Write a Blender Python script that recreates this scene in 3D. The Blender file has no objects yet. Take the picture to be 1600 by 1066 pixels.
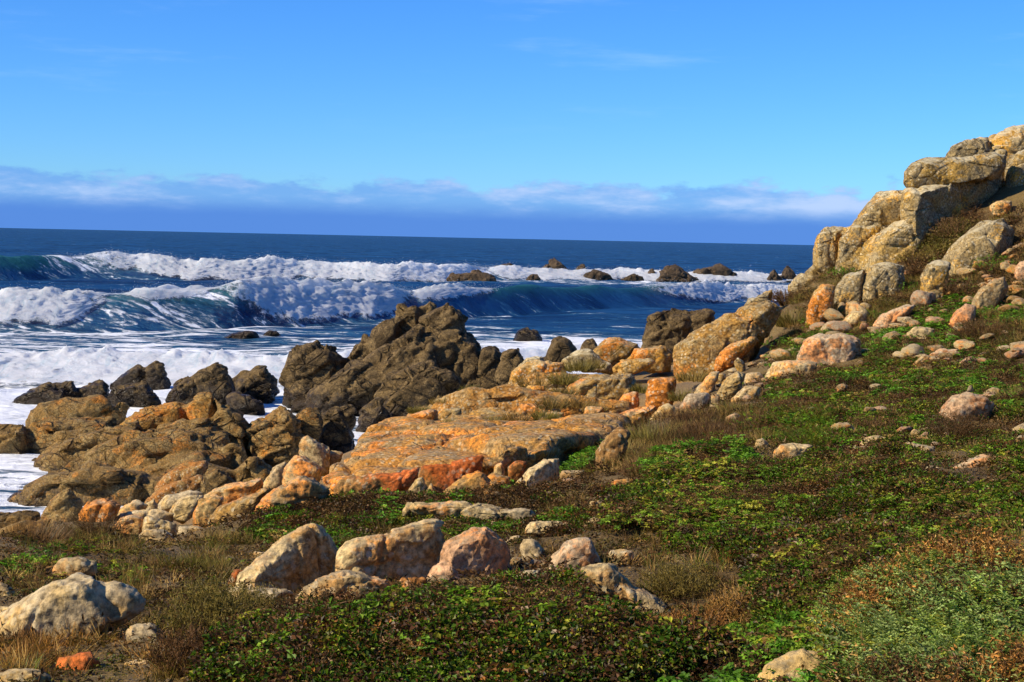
import bpy, bmesh, math, random
import numpy as np
from mathutils import Vector, Matrix

S = bpy.context.scene
COL = S.collection
rnd = random.Random(7)
rng = np.random.default_rng(11)

# ------------------------------------------------------------------ camera
FPX, CX, CY = 2462.0, 800.0, 533.0          # focal length in photo pixels, picture centre
CAMZ = 7.0
ROLL = math.atan(0.02126)
PITCH = math.atan(160.0 * math.cos(ROLL) / FPX)
_f = np.array([0, math.cos(PITCH), -math.sin(PITCH)])
_r0 = np.array([1.0, 0, 0]); _u0 = np.array([0, math.sin(PITCH), math.cos(PITCH)])
_r = _r0 * math.cos(ROLL) + _u0 * math.sin(ROLL)
_u = -_r0 * math.sin(ROLL) + _u0 * math.cos(ROLL)
cam_data = bpy.data.cameras.new('camera'); cam = bpy.data.objects.new('camera', cam_data); COL.objects.link(cam)
cam_data.sensor_width = 36.0; cam_data.lens = FPX / 1600.0 * 36.0
cam_data.clip_start = 0.1; cam_data.clip_end = 200000.0
M = Matrix(((_r[0], _u[0], -_f[0], 0), (_r[1], _u[1], -_f[1], 0), (_r[2], _u[2], -_f[2], CAMZ), (0, 0, 0, 1)))
cam.matrix_world = M
S.camera = cam

def P(px, py, Y):
    d = _f + _r * ((px - CX) / FPX) + _u * ((CY - py) / FPX)
    d = d * (Y / d[1])
    return np.array([d[0], d[1], d[2] + CAMZ])
def Ysea(px, py, z=0.0):
    d = _f + _r * ((px - CX) / FPX) + _u * ((CY - py) / FPX)
    return d[1] * (z - CAMZ) / d[2]
def project(pts):
    q = pts - np.array([0, 0, CAMZ]); w = np.maximum(q @ _f, 1e-3)
    return CX + FPX * (q @ _r) / w, CY - FPX * (q @ _u) / w

# ------------------------------------------------------------------ sky, sun, exposure
SUN_DIR = Vector((-0.80, -0.38, 0.62)).normalized()        # towards the sun
sun_el = math.asin(SUN_DIR.z); sun_az = math.atan2(SUN_DIR.x, SUN_DIR.y)
W = bpy.data.worlds.new('World'); S.world = W; W.use_nodes = True
wn, wl = W.node_tree.nodes, W.node_tree.links; wn.clear()
def wnode(t, **k):
    n = wn.new(t)
    for a, b in k.items(): setattr(n, a, b)
    return n
def wmath(op, a, b=None, clamp=False):
    n = wnode('ShaderNodeMath', operation=op, use_clamp=clamp)
    for i, v in enumerate((a, b)):
        if v is None: continue
        if isinstance(v, (int, float)): n.inputs[i].default_value = v
        else: wl.new(v, n.inputs[i])
    return n.outputs[0]
def wsmooth(v, a, b):
    n = wnode('ShaderNodeMapRange', interpolation_type='SMOOTHSTEP')
    wl.new(v, n.inputs['Value']); n.inputs['From Min'].default_value = a; n.inputs['From Max'].default_value = b
    return n.outputs['Result']
def wmix(f, a, b):
    n = wnode('ShaderNodeMix', data_type='RGBA')
    if isinstance(f, (int, float)): n.inputs[0].default_value = f
    else: wl.new(f, n.inputs[0])
    for i, v in ((6, a), (7, b)):
        if isinstance(v, tuple): n.inputs[i].default_value = (*v, 1)
        else: wl.new(v, n.inputs[i])
    return n.outputs[2]
sky = wnode('ShaderNodeTexSky', sky_type='NISHITA'); sky.sun_disc = False
sky.sun_elevation = sun_el; sky.sun_rotation = sun_az
sky.altitude = 0; sky.air_density = 1.0; sky.dust_density = 0.0; sky.ozone_density = 6.0
hs = wnode('ShaderNodeHueSaturation'); wl.new(sky.outputs[0], hs.inputs['Color'])
hs.inputs['Saturation'].default_value = 1.12; hs.inputs['Value'].default_value = 1.0
tint = wnode('ShaderNodeMix', data_type='RGBA', blend_type='MULTIPLY'); tint.inputs[0].default_value = 1.0
wl.new(hs.outputs[0], tint.inputs[6]); tint.inputs[7].default_value = (0.42, 0.77, 1.24, 1)
geo = wnode('ShaderNodeNewGeometry')
sep = wnode('ShaderNodeSeparateXYZ'); wl.new(geo.outputs['Incoming'], sep.inputs[0])
# elevation in degrees (small angles) and azimuth
vx, vy, vz = [wmath('MULTIPLY', sep.outputs[i], -1.0) for i in range(3)]
el = wmath('MULTIPLY', wmath('ARCSINE', vz), 180 / math.pi)
az = wmath('MULTIPLY', wmath('ARCTAN2', vx, vy), 180 / math.pi)
comb = wnode('ShaderNodeCombineXYZ'); wl.new(az, comb.inputs[0]); wl.new(el, comb.inputs[1])
def wnoise(scale, sx, sy, detail=7, rough=0.55, off=(0, 0, 0)):
    mp = wnode('ShaderNodeMapping'); wl.new(comb.outputs[0], mp.inputs[0])
    mp.inputs['Scale'].default_value = (sx, sy, 1); mp.inputs['Location'].default_value = off
    n = wnode('ShaderNodeTexNoise'); wl.new(mp.outputs[0], n.inputs['Vector'])
    n.inputs['Scale'].default_value = scale; n.inputs['Detail'].default_value = detail; n.inputs['Roughness'].default_value = rough
    return n.outputs['Fac']
SKYK = 10.0      # the sky texture works in units that strength 0.1 brings down
# distant marine layer: dusky blue bank low over the sea, ragged paler cloud tops above it
n1 = wnoise(1.0, 0.30, 0.75, 7, 0.62, (3.1, 0.4, 0)); n2 = wnoise(1.0, 0.42, 1.7, 7, 0.62, (9.7, 2.3, 0))
n3 = wnoise(1.0, 0.07, 0.25, 4, 0.5, (7.3, 3.2, 0))
top = wmath('ADD', wmath('MULTIPLY', n1, 2.7), 0.70)         # ragged top, about 1.3 to 2.6 degrees
edge = wmath('SUBTRACT', top, el)
bank = wsmooth(edge, -0.08, 0.30)
low = wmath('SUBTRACT', 1.0, wsmooth(wmath('ADD', el, wmath('MULTIPLY', n2, 0.35)), 0.75, 1.6))
puff = wmath('MULTIPLY', wmath('MULTIPLY', bank, wsmooth(wmath('ADD', wmath('MULTIPLY', n2, 0.55), wmath('MULTIPLY', n3, 0.75)), 0.53, 0.78)), wmath('SUBTRACT', 1.0, low))
c_bank = (0.115 * SKYK, 0.275 * SKYK, 0.64 * SKYK)
c_low = (0.062 * SKYK, 0.180 * SKYK, 0.540 * SKYK)
c_puff = (0.42 * SKYK, 0.53 * SKYK, 0.75 * SKYK)
c = wmix(wmath('MULTIPLY', bank, 0.72), tint.outputs[2], c_bank)
c = wmix(wmath('MULTIPLY', puff, 0.78), c, c_puff)
c = wmix(wmath('MULTIPLY', low, 0.85), c, c_low)
# thin high streaks
n4 = wnoise(1.0, 0.11, 0.75, 6, 0.6, (20.3, 7.7, 0))
streak = wmath('MULTIPLY', wsmooth(n4, 0.54, 0.76), wsmooth(el, 3.0, 6.0))
c = wmix(wmath('MULTIPLY', streak, 0.16), c, (0.50 * SKYK, 0.68 * SKYK, 1.0 * SKYK))
bgn = wnode('ShaderNodeBackground'); bgn.inputs['Strength'].default_value = 0.10
wl.new(c, bgn.inputs['Color'])
wo = wnode('ShaderNodeOutputWorld'); wl.new(bgn.outputs[0], wo.inputs[0])

sl = bpy.data.lights.new('sun', 'SUN'); sl.energy = 4.7; sl.angle = math.radians(0.53); sl.color = (1.0, 0.88, 0.68)
so = bpy.data.objects.new('sun', sl); COL.objects.link(so)
so.rotation_euler = SUN_DIR.to_track_quat('Z', 'Y').to_euler()

S.view_settings.view_transform = 'Standard'; S.view_settings.look = 'None'
S.view_settings.exposure = 0.46; S.view_settings.gamma = 1.0; S.view_settings.use_curve_mapping = False
S.render.engine = 'CYCLES'
S.cycles.use_denoising = True
S.cycles.use_adaptive_sampling = True; S.cycles.adaptive_threshold = 0.025
S.cycles.max_bounces = 4; S.cycles.diffuse_bounces = 2; S.cycles.glossy_bounces = 1
S.cycles.transmission_bounces = 3; S.cycles.transparent_max_bounces = 6
S.cycles.caustics_reflective = False; S.cycles.caustics_refractive = False

# ------------------------------------------------------------------ numpy noise
def _hash(ix, iy, iz, seed):
    h = (ix.astype(np.int64) * 374761393 + iy.astype(np.int64) * 668265263 + iz.astype(np.int64) * 2147483647 + seed * 1274126177) & 0xFFFFFFFF
    h = ((h ^ (h >> 13)) * 1274126177) & 0xFFFFFFFF
    h = ((h ^ (h >> 16)) * 2246822519) & 0xFFFFFFFF
    return ((h ^ (h >> 15)) & 0xFFFFFF) / float(0xFFFFFF)
def vnoise(p, seed=0):
    i = np.floor(p); f = p - i; f = f * f * f * (f * (f * 6 - 15) + 10)
    i = i.astype(np.int64); out = 0
    for dx in (0, 1):
        wx = f[:, 0] if dx else 1 - f[:, 0]
        for dy in (0, 1):
            wy = f[:, 1] if dy else 1 - f[:, 1]
            for dz in (0, 1):
                wz = f[:, 2] if dz else 1 - f[:, 2]
                out = out + wx * wy * wz * _hash(i[:, 0] + dx, i[:, 1] + dy, i[:, 2] + dz, seed)
    return out
_ROT = np.array([[0.00, 0.80, 0.60], [-0.80, 0.36, -0.48], [-0.60, -0.48, 0.64]])
def fbm(p, octv=4, seed=0, gain=0.5, ridged=False, billow=False):
    a, s, t = 1.0, 0.0, 0.0; q = p
    for o in range(octv):
        n = vnoise(q, seed + o)
        if ridged: n = 1 - np.abs(2 * n - 1)
        elif billow: n = np.abs(2 * n - 1)
        s = s + a * n; t += a; a *= gain; q = (q @ _ROT) * 2.03 + 17.3
    return s / t
def cells(p, seed=0):
    """F2-F1 of cellular noise (0 on the joints between cells) and a random value per cell"""
    i = np.floor(p).astype(np.int64); d1 = np.full(len(p), 9.0); d2 = d1.copy(); cid = np.zeros(len(p)); tilt = np.zeros(len(p))
    for dx in (-1, 0, 1):
        for dy in (-1, 0, 1):
            for dz in (-1, 0, 1):
                c = i + np.array([dx, dy, dz])
                h = [_hash(c[:, 0], c[:, 1], c[:, 2], seed + k) for k in (31, 57, 93)]
                q = c + np.stack(h, 1)
                df = p - q; ad = np.abs(df)
                d = 0.55 * np.sqrt((df ** 2).sum(1)) + 0.45 * ad.max(1)
                m = d < d1
                tilt = np.where(m, df[:, 0] * (h[1] - 0.5) + df[:, 1] * (h[2] - 0.5) + df[:, 2] * ((h[0] * 7.3) % 1 - 0.5), tilt)
                d2 = np.where(m, d1, np.minimum(d2, d)); cid = np.where(m, h[0], cid); d1 = np.where(m, d, d1)
    return d2 - d1, cid, tilt
def sstep(x, a, b):
    t = np.clip((x - a) / (b - a), 0, 1); return t * t * (3 - 2 * t)

# ------------------------------------------------------------------ material helper
class NT:
    def __init__(s, name):
        s.m = bpy.data.materials.new(name); s.m.use_nodes = True
        s.n, s.l = s.m.node_tree.nodes, s.m.node_tree.links; s.n.clear()
        s.out = s.n.new('ShaderNodeOutputMaterial')
    def node(s, t, **k):
        n = s.n.new(t)
        for a, b in k.items(): setattr(n, a, b)
        return n
    def set(s, sock, v):
        if isinstance(v, (int, float)): sock.default_value = v
        elif isinstance(v, tuple): sock.default_value = (*v, 1) if len(v) == 3 and sock.type == 'RGBA' else v
        else: s.l.new(v, sock)
    def math(s, op, a, b=0.0, clamp=False):
        n = s.node('ShaderNodeMath', operation=op, use_clamp=clamp); s.set(n.inputs[0], a); s.set(n.inputs[1], b); return n.outputs[0]
    def smooth(s, v, a, b, lo=0.0, hi=1.0):
        n = s.node('ShaderNodeMapRange', interpolation_type='SMOOTHSTEP'); s.set(n.inputs['Value'], v)
        n.inputs['From Min'].default_value = a; n.inputs['From Max'].default_value = b
        n.inputs['To Min'].default_value = lo; n.inputs['To Max'].default_value = hi
        return n.outputs['Result']
    def mix(s, f, a, b, mode='MIX'):
        n = s.node('ShaderNodeMix', data_type='RGBA', blend_type=mode); s.set(n.inputs[0], f); s.set(n.inputs[6], a); s.set(n.inputs[7], b); return n.outputs[2]
    def mapping(s, vec, scale=(1, 1, 1), loc=(0, 0, 0), rot=(0, 0, 0)):
        n = s.node('ShaderNodeMapping'); s.l.new(vec, n.inputs[0]); n.inputs['Scale'].default_value = scale
        n.inputs['Rotation'].default_value = rot; s.set(n.inputs['Location'], loc); return n.outputs[0]
    def noise(s, vec, scale, detail=5, rough=0.55, dist=0.0):
        n = s.node('ShaderNodeTexNoise'); s.l.new(vec, n.inputs['Vector']); n.inputs['Scale'].default_value = scale
        n.inputs['Detail'].default_value = detail; n.inputs['Roughness'].default_value = rough; n.inputs['Distortion'].default_value = dist
        return n.outputs['Fac']
    def voro(s, vec, scale, feature='F1', out='Distance', rand=1.0):
        n = s.node('ShaderNodeTexVoronoi', feature=feature); s.l.new(vec, n.inputs['Vector']); n.inputs['Scale'].default_value = scale
        n.inputs['Randomness'].default_value = rand; return n.outputs[out]
    def bump(s, h, strength, dist, normal=None):
        n = s.node('ShaderNodeBump'); s.l.new(h, n.inputs['Height']); n.inputs['Strength'].default_value = strength; n.inputs['Distance'].default_value = dist
        if normal is not None: s.l.new(normal, n.inputs['Normal'])
        return n.outputs[0]
    def attr(s, name, kind='GEOMETRY'):
        n = s.node('ShaderNodeAttribute'); n.attribute_name = name; n.attribute_type = kind; return n
    def bsdf(s, **k):
        n = s.node('ShaderNodeBsdfPrincipled')
        for a, v in k.items(): s.set(n.inputs[a.replace('_', ' ')], v)
        s.l.new(n.outputs[0], s.out.inputs[0]); return n

def rock_mat(name, c1, c2, c3, lichen=(0.5, 0.17, 0.02), lich=0.0, white=0.0, pit=0.5, bump=0.02, wet=0.0, grain=0.27, crack=0.0, gold=None, goldamt=0.0, topwhite=0.0):
    t = NT(name); tc = t.node('ShaderNodeTexCoord'); oi = t.node('ShaderNodeObjectInfo')
    off = t.node('ShaderNodeVectorMath', operation='MULTIPLY_ADD'); t.l.new(oi.outputs['Location'], off.inputs[0])
    off.inputs[1].default_value = (1.31, 0.77, 1.9); t.l.new(tc.outputs['Object'], off.inputs[2]); v = off.outputs[0]
    big = t.noise(v, 0.9, 4, 0.6); mid = t.noise(v, 3.7, 5, 0.64); fine = t.noise(v, 22, 5, 0.72)
    rn = oi.outputs['Random']; rn2 = t.math('FRACT', t.math('MULTIPLY', rn, 7.31)); rn3 = t.math('FRACT', t.math('MULTIPLY', rn, 13.7))
    col = t.mix(t.smooth(t.math('ADD', big, t.math('MULTIPLY', t.math('SUBTRACT', rn2, 0.5), 0.26)), 0.38, 0.62), c1, c2)
    col = t.mix(t.smooth(mid, 0.47, 0.60), col, c3)
    if gold: col = t.mix(t.math('MULTIPLY', t.smooth(t.noise(t.mapping(v, loc=(5, 9, 2)), 1.9, 4, 0.62), 0.47, 0.60), goldamt if name == 'slab_granite' else t.math('MULTIPLY', rn3, 1.7 * goldamt, True)), col, gold)
    geo = t.node('ShaderNodeNewGeometry')
    # lichen keeps to patches, ragged at the edge
    if lich:
        ln = t.math('ADD', t.math('MULTIPLY', t.noise(t.mapping(v, loc=(3, 1, 7)), 1.3, 4, 0.62), 0.75), t.math('MULTIPLY', fine, 0.25))
        at = t.attr('lichen', 'OBJECT')
        ln = t.math('ADD', ln, t.math('MULTIPLY', at.outputs['Fac'], 0.20))
        lf = t.smooth(ln, 0.60 - 0.22 * lich, 0.68 - 0.18 * lich)
        col = t.mix(t.math('MULTIPLY', lf, 0.8), col, t.mix(t.smooth(mid, 0.4, 0.6), lichen, tuple(min(1, x * 1.5 + 0.02) for x in lichen)))
    # grain: mottled crystals
    g = t.smooth(fine, 0.30, 0.72, 1 - 2.4 * grain, 1 + 2.2 * grain)
    col = t.mix(1.0, col, g, 'MULTIPLY')
    # dark pits, cracks
    pt = t.smooth(t.noise(t.mapping(v, loc=(8, 2, 4)), 9, 4, 0.7), 0.56, 0.74)
    col = t.mix(t.math('MULTIPLY', pt, pit), col, tuple(x * 0.30 for x in c1))
    dv = t.node('ShaderNodeVectorMath', operation='ADD'); t.l.new(v, dv.inputs[0])
    nv = t.node('ShaderNodeTexNoise'); t.l.new(v, nv.inputs['Vector']); nv.inputs['Scale'].default_value = 1.0; nv.inputs['Detail'].default_value = 2
    sc = t.node('ShaderNodeVectorMath', operation='SCALE'); t.l.new(nv.outputs['Color'], sc.inputs[0]); sc.inputs['Scale'].default_value = 0.16
    t.l.new(sc.outputs[0], dv.inputs[1])
    hgt = t.math('ADD', t.math('MULTIPLY', mid, 0.7), t.math('MULTIPLY', fine, 0.38))
    if crack:
        ck = t.voro(t.mapping(dv.outputs[0], (1.0, 1.0, 1.7), rot=(0.3, 0.55, 0.2)), 0.85, 'DISTANCE_TO_EDGE')
        ck2 = t.voro(t.mapping(dv.outputs[0], (1.3, 1.0, 2.6), rot=(0.2, 0.75, 0.1)), 2.1, 'DISTANCE_TO_EDGE')
        cf = t.math('MAXIMUM', t.smooth(ck, 0.055, 0.008), t.math('MULTIPLY', t.smooth(ck2, 0.05, 0.01), 0.6))
        gate = t.smooth(t.noise(t.mapping(v, loc=(2, 2, 9)), 0.8, 3), 0.42, 0.56)
        cf = t.math('MULTIPLY', t.math('MULTIPLY', cf, gate), crack)
        hgt = t.math('SUBTRACT', hgt, t.math('MULTIPLY', cf, 1.2))
        col = t.mix(t.math('MULTIPLY', cf, 0.7), col, tuple(x * 0.22 for x in c1))
    if white:
        wv = t.voro(t.mapping(v, loc=(1, 5, 3)), 13, 'F1'); wg = t.smooth(t.noise(v, 2.3, 4, 0.6), 0.40, 0.56)
        wf = t.math('MULTIPLY', t.smooth(t.math('SUBTRACT', wv, t.math('MULTIPLY', fine, 0.3)), 0.20, 0.10), wg)
        wp = t.smooth(t.noise(t.mapping(v, loc=(7, 7, 1)), 6.0, 5, 0.8), 0.59, 0.66)
        wf = t.math('MAXIMUM', wf, t.math('MULTIPLY', wp, 0.75))
        col = t.mix(t.math('MULTIPLY', wf, white), col, (0.58, 0.54, 0.42))
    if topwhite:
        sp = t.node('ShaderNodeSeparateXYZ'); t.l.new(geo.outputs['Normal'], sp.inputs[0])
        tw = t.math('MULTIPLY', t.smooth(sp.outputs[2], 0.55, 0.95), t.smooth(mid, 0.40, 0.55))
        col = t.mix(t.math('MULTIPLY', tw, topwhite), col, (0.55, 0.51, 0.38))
    rough = 0.85
    if wet:   # splash zone: dark algae and water film near the waterline
        sp2 = t.node('ShaderNodeSeparateXYZ'); t.l.new(geo.outputs['Position'], sp2.inputs[0])
        wz = t.math('ADD', sp2.outputs[2], t.math('MULTIPLY', t.math('SUBTRACT', mid, 0.5), 2.2))
        wz = t.smooth(wz, wet, wet - 0.7)
        col = t.mix(t.math('MULTIPLY', wz, 0.86), col, (0.022, 0.016, 0.011))
        rough = t.smooth(wz, 0, 1, 0.85, 0.25)
    rv = t.smooth(oi.outputs['Random'], 0, 1, 0.86, 1.14)
    col = t.mix(1.0, col, rv, 'MULTIPLY')
    col = t.mix(1.0, col, (1.02, 0.94, 0.76), 'MULTIPLY')
    b = t.bsdf(Base_Color=col, Roughness=rough)
    b.inputs['Specular IOR Level'].default_value = 0.25
    t.l.new(t.bump(hgt, 1.0, bump * 1.8), b.inputs['Normal'])
    return t.m

MAT = {
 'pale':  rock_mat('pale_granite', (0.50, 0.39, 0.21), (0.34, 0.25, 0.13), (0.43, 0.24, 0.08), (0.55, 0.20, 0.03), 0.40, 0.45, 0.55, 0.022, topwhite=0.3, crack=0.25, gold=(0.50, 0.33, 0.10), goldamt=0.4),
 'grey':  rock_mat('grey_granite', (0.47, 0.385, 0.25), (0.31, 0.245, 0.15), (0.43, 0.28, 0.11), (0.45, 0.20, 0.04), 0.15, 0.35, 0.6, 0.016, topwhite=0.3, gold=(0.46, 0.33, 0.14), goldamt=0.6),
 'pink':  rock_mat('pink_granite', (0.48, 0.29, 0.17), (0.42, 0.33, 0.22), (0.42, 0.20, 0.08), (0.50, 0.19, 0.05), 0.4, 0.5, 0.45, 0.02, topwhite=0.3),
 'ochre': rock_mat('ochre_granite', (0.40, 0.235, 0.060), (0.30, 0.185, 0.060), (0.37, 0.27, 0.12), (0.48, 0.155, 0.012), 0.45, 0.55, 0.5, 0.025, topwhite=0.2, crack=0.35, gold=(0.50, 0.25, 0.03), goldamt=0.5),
 'slab':  rock_mat('slab_granite', (0.40, 0.25, 0.090), (0.31, 0.21, 0.095), (0.42, 0.23, 0.06), (0.48, 0.16, 0.015), 0.36, 0.40, 0.6, 0.03, crack=0.4, gold=(0.47, 0.21, 0.030), goldamt=0.75),
 'red':   rock_mat('red_lichen_rock', (0.36, 0.155, 0.035), (0.27, 0.15, 0.05), (0.30, 0.19, 0.07), (0.40, 0.085, 0.010), 0.45, 0.45, 0.5, 0.025),
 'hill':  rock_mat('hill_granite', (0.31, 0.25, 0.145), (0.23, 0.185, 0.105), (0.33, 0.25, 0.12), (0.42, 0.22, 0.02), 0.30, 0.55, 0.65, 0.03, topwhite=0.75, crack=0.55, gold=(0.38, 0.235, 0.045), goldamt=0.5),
 'shelf': rock_mat('brown_shore_rock', (0.27, 0.168, 0.055), (0.20, 0.130, 0.048), (0.29, 0.205, 0.085), (0.36, 0.14, 0.012), 0.26, 0.18, 0.6, 0.06, wet=0.55, crack=0.8, gold=(0.28, 0.135, 0.020), goldamt=0.4),
 'crest': rock_mat('gold_shore_rock', (0.42, 0.225, 0.050), (0.31, 0.18, 0.055), (0.36, 0.23, 0.075), (0.46, 0.16, 0.012), 0.4, 0.3, 0.5, 0.05, crack=0.6),
 'dark':  rock_mat('dark_sea_rock', (0.140, 0.096, 0.042), (0.088, 0.060, 0.028), (0.195, 0.138, 0.066), (0.2, 0.1, 0.02), 0.0, 0.05, 0.7, 0.08, wet=1.15, crack=0.9),
 'far':   rock_mat('far_sea_rock', (0.135, 0.095, 0.062), (0.090, 0.066, 0.046), (0.16, 0.115, 0.075), (0.2, 0.1, 0.02), 0.0, 0.0, 0.6, 0.2, wet=0.0, crack=0.6),
}
# ------------------------------------------------------------------ lie of the land: (photo x, photo y, distance) of bare ground
GC = [(0,1066,6.3),(200,1066,6.2),(420,1066,5.9),(800,1066,5.6),(1150,1066,5.9),(1330,1066,5.5),(1600,1066,4.9),
 (0,1000,7.3),(250,1000,7.4),(0,950,8.6),(300,950,9.0),(480,960,7.9),(700,930,8.3),(900,905,8.6),(1060,960,7.8),(1200,950,7.8),(1330,975,6.6),(1400,915,6.1),(1470,865,6.1),(1560,850,5.9),(1620,840,5.9),(1480,980,5.5),(1600,950,5.4),
 (0,880,11.2),(250,870,12.0),(450,930,9.8),(600,905,10.0),(800,895,10.2),(980,885,10.0),(1200,850,10.2),(1400,800,10.4),(1600,780,10.5),
 (0,835,14.5),(250,838,14.5),(500,805,14.0),(700,790,14.5),(850,800,13.5),(1000,785,13.2),(1150,750,13.4),(1300,735,13.2),(1450,725,13.0),(1600,735,12.3),
 (130,812,17.0),(300,820,16.2),(400,808,15.6),(560,778,15.8),(700,775,15.6),(820,765,15.4),(950,760,15.0),(1050,705,16.4),(1200,705,15.6),(1350,700,15.2),(1500,690,15.5),
 (450,760,18.0),(500,735,19.0),(600,690,19.5),(900,690,18.5),(960,660,20.5),(700,650,22.0),(850,640,22.5),(700,615,25.5),(850,600,27.0),(1000,625,23.5),(1100,640,21.5),(1200,650,19.5),(1300,640,19.5),(1450,640,18.8),(1600,640,18.0),
 (820,590,29.0),(900,575,30.5),(960,580,30.0),(1050,585,28.5),(1130,580,28.0),(1200,590,25.5),(1300,570,25.0),(1450,565,24.0),(1600,560,23.0),
 (1100,570,30.0),(1180,530,33.0),(1210,480,36.0),(1250,445,38.0),(1300,420,38.5),(1300,500,31.5),(1300,460,35.0),(1380,470,33.0),(1450,520,27.5),(1600,510,26.0),
 (1450,470,31.5),(1380,415,36.5),(1450,400,35.5),(1530,430,32.0),(1600,440,30.5),(1600,380,33.0),(1500,350,36.5),(1590,320,36.0),(1600,250,44.0)]
WC = [(-10,12,4.0),(-10,20,2.0),(-16,30,-0.6),(-7,24,2.0),(-6,30,0.8),(-8,38,-0.2),(-12,40,-0.6),(-3,32,1.6),(-2,40,0),(2,40,1.6),(4,47,-0.4),(8,48,1),(12,52,3),(20,55,6),
 (25,40,10.2),(16,30,8.0),(12,20,6.2),(10,10,5.9),(-10,0,5.2),(-16,6,4.4),(10,0,5.7),(0,0,5.3),(3,3,5.4),(-3,3,5.2),(0,-12,5.3),(-16,-12,5),(16,-12,6),(-30,-12,2.5),(-28,10,0.5),
 (-30,30,-1.8),(-40,60,-3),(-12,58,-2),(5,65,-2),(20,78,-1),(30,64,5),(0,82,-3),(36,30,13),(40,0,9),(40,80,0),(-40,0,-1),(-6,52,-1.5),(0,52,-1.6),(-3,46,-1.2),(3,54,-1.6),(-10,46,-1.4),(-6,60,-2.5),(10,60,-1.5),(2,47,-0.8),(-2,36,0.6),(-5,34,0.2),(-9,33,-0.2)]

def tps_fit(xy, v, lam):
    n = len(xy); d = np.linalg.norm(xy[:, None] - xy[None], axis=2)
    K = np.where(d > 0, d * d * np.log(np.maximum(d, 1e-9)), 0) + lam * np.eye(n)
    Pm = np.hstack([np.ones((n, 1)), xy]); A = np.zeros((n + 3, n + 3)); A[:n, :n] = K; A[:n, n:] = Pm; A[n:, :n] = Pm.T
    b = np.zeros(n + 3); b[:n] = v; w = np.linalg.solve(A, b)
    def ev(q):
        out = np.zeros(len(q))
        for s in range(0, len(q), 20000):
            qq = q[s:s + 20000]; dd = np.linalg.norm(qq[:, None] - xy[None], axis=2)
            out[s:s + 20000] = np.where(dd > 0, dd * dd * np.log(np.maximum(dd, 1e-9)), 0) @ w[:n] + w[n] + qq @ w[n + 1:]
        return out
    return ev
_g = np.array(GC, float)
_G = tps_fit(_g[:, :2] / 400.0, np.log(_g[:, 2]), 0.002)
def G(px, py): return float(np.exp(_G(np.array([[px / 400.0, py / 400.0]])))[0])

# ------------------------------------------------------------------ rocks
ROCKS = []; BASES = []
def pts(s): return [tuple(float(a) for a in q.split(',')) for q in s.split()]
def R(name, label, mat, Y, *polys, group=None, thick=1.0, sm=3, rough=1.0, crack=0.0, skew=0.0, sink=0.35, lichen=0.0, cat=None, strata=None, vox=2.1, base=True, extra=None):
    """one rock from one or several blocks; a block is its outline in the photo plus the distance it stands at"""
    blocks = []
    for p in polys:
        yy = Y
        if isinstance(p, tuple): p, yy = p
        p = pts(p)
        if group == 'rocks of the hill on the right' and mat == 'hill':
            mx, my = sum(q[0] for q in p) / len(p), sum(q[1] for q in p) / len(p); p = [(mx + (a - mx) * 1.06, my + (b - my) * 1.09) for a, b in p]
        xb = sum(q[0] for q in p) / len(p); yb = max(q[1] for q in p)
        if yy is None: yy = G(xb, yb - 2)
        elif yy == 's': yy = Ysea(xb, yb)
        blocks.append((p, yy))
        if base and (Y is None or (Y != 's' and Y < 36)) and mat not in ('dark', 'far') and not isinstance(polys[0], tuple): BASES.append((xb, yb - 0.05 * (yb - min(q[1] for q in p)), yy))
    if group == 'rocks of the hill on the right' and mat == 'hill' and not crack: crack = 0.32
    ROCKS.append(dict(name=name, label=label, mat=mat, blocks=blocks, group=group, thick=thick, sm=sm, rough=rough, crack=crack, sink=sink, lichen=lichen, cat=cat or 'rock', strata=strata, vox=vox, extra=extra, skew=skew))

FG = 'boulders in the near slope'
# near left
R('boulder','large grey lichen-stained boulder overhanging a dark hollow at bottom left','grey',7.4,'-25,975 39,939 78,913 122,894 143,900 156,915 200,960 175,988 136,1004 94,1003 32,1017 -25,1030','95,935 140,908 158,911 182,909 211,919 231,938 224,955 201,972 165,985 120,985',group=FG,sm=6,rough=0.9,thick=0.7,sink=0.0,base=False,vox=1.7,skew=0.15)
R('boulder','shadowed grey boulder tucked under the overhanging boulder at bottom left','grey',None,'192,996 201,978 234,972 260,988 258,1009 234,1022 208,1016',group=FG,sm=8)
R('boulder','low brown stone in the shade below the big overhanging boulder','shelf',None,'143,1016 156,1006 201,1001 218,1004 224,1022 195,1032 156,1032',group=FG,sm=7)
R('boulder','small tan boulder beside heather bush near the bottom left corner','pale',None,'187,1048 192,1035 221,1029 250,1030 260,1043 240,1058 195,1057',group=FG,sm=7)
R('boulder','flat reddish rock half sunk in dry grass at bottom left','red',None,'84,1044 91,1027 143,1017 158,1037 138,1055 101,1061',group=FG,sm=8)
R('boulder','mossy rock cut by the frame at the bottom left corner','pale',None,'-8,1056 20,1043 59,1045 81,1056 85,1085 -8,1085',group=FG,sm=8)
R('boulder','small orange-tan boulder in grass above the big grey boulder','pale',None,'78,893 94,871 123,869 153,876 154,888 130,892 94,899',group=FG,sm=7,lichen=0.3)
R('boulder','rounded tan rock at the left edge of the frame in dry grass','pale',None,'-12,942 -12,906 13,912 23,923 20,941',group=FG,sm=7)
R('boulder','pale stone lying behind the tip of the big grey boulder','grey',None,'-12,966 -12,949 20,946 27,952 12,966',group=FG,sm=6)
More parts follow.
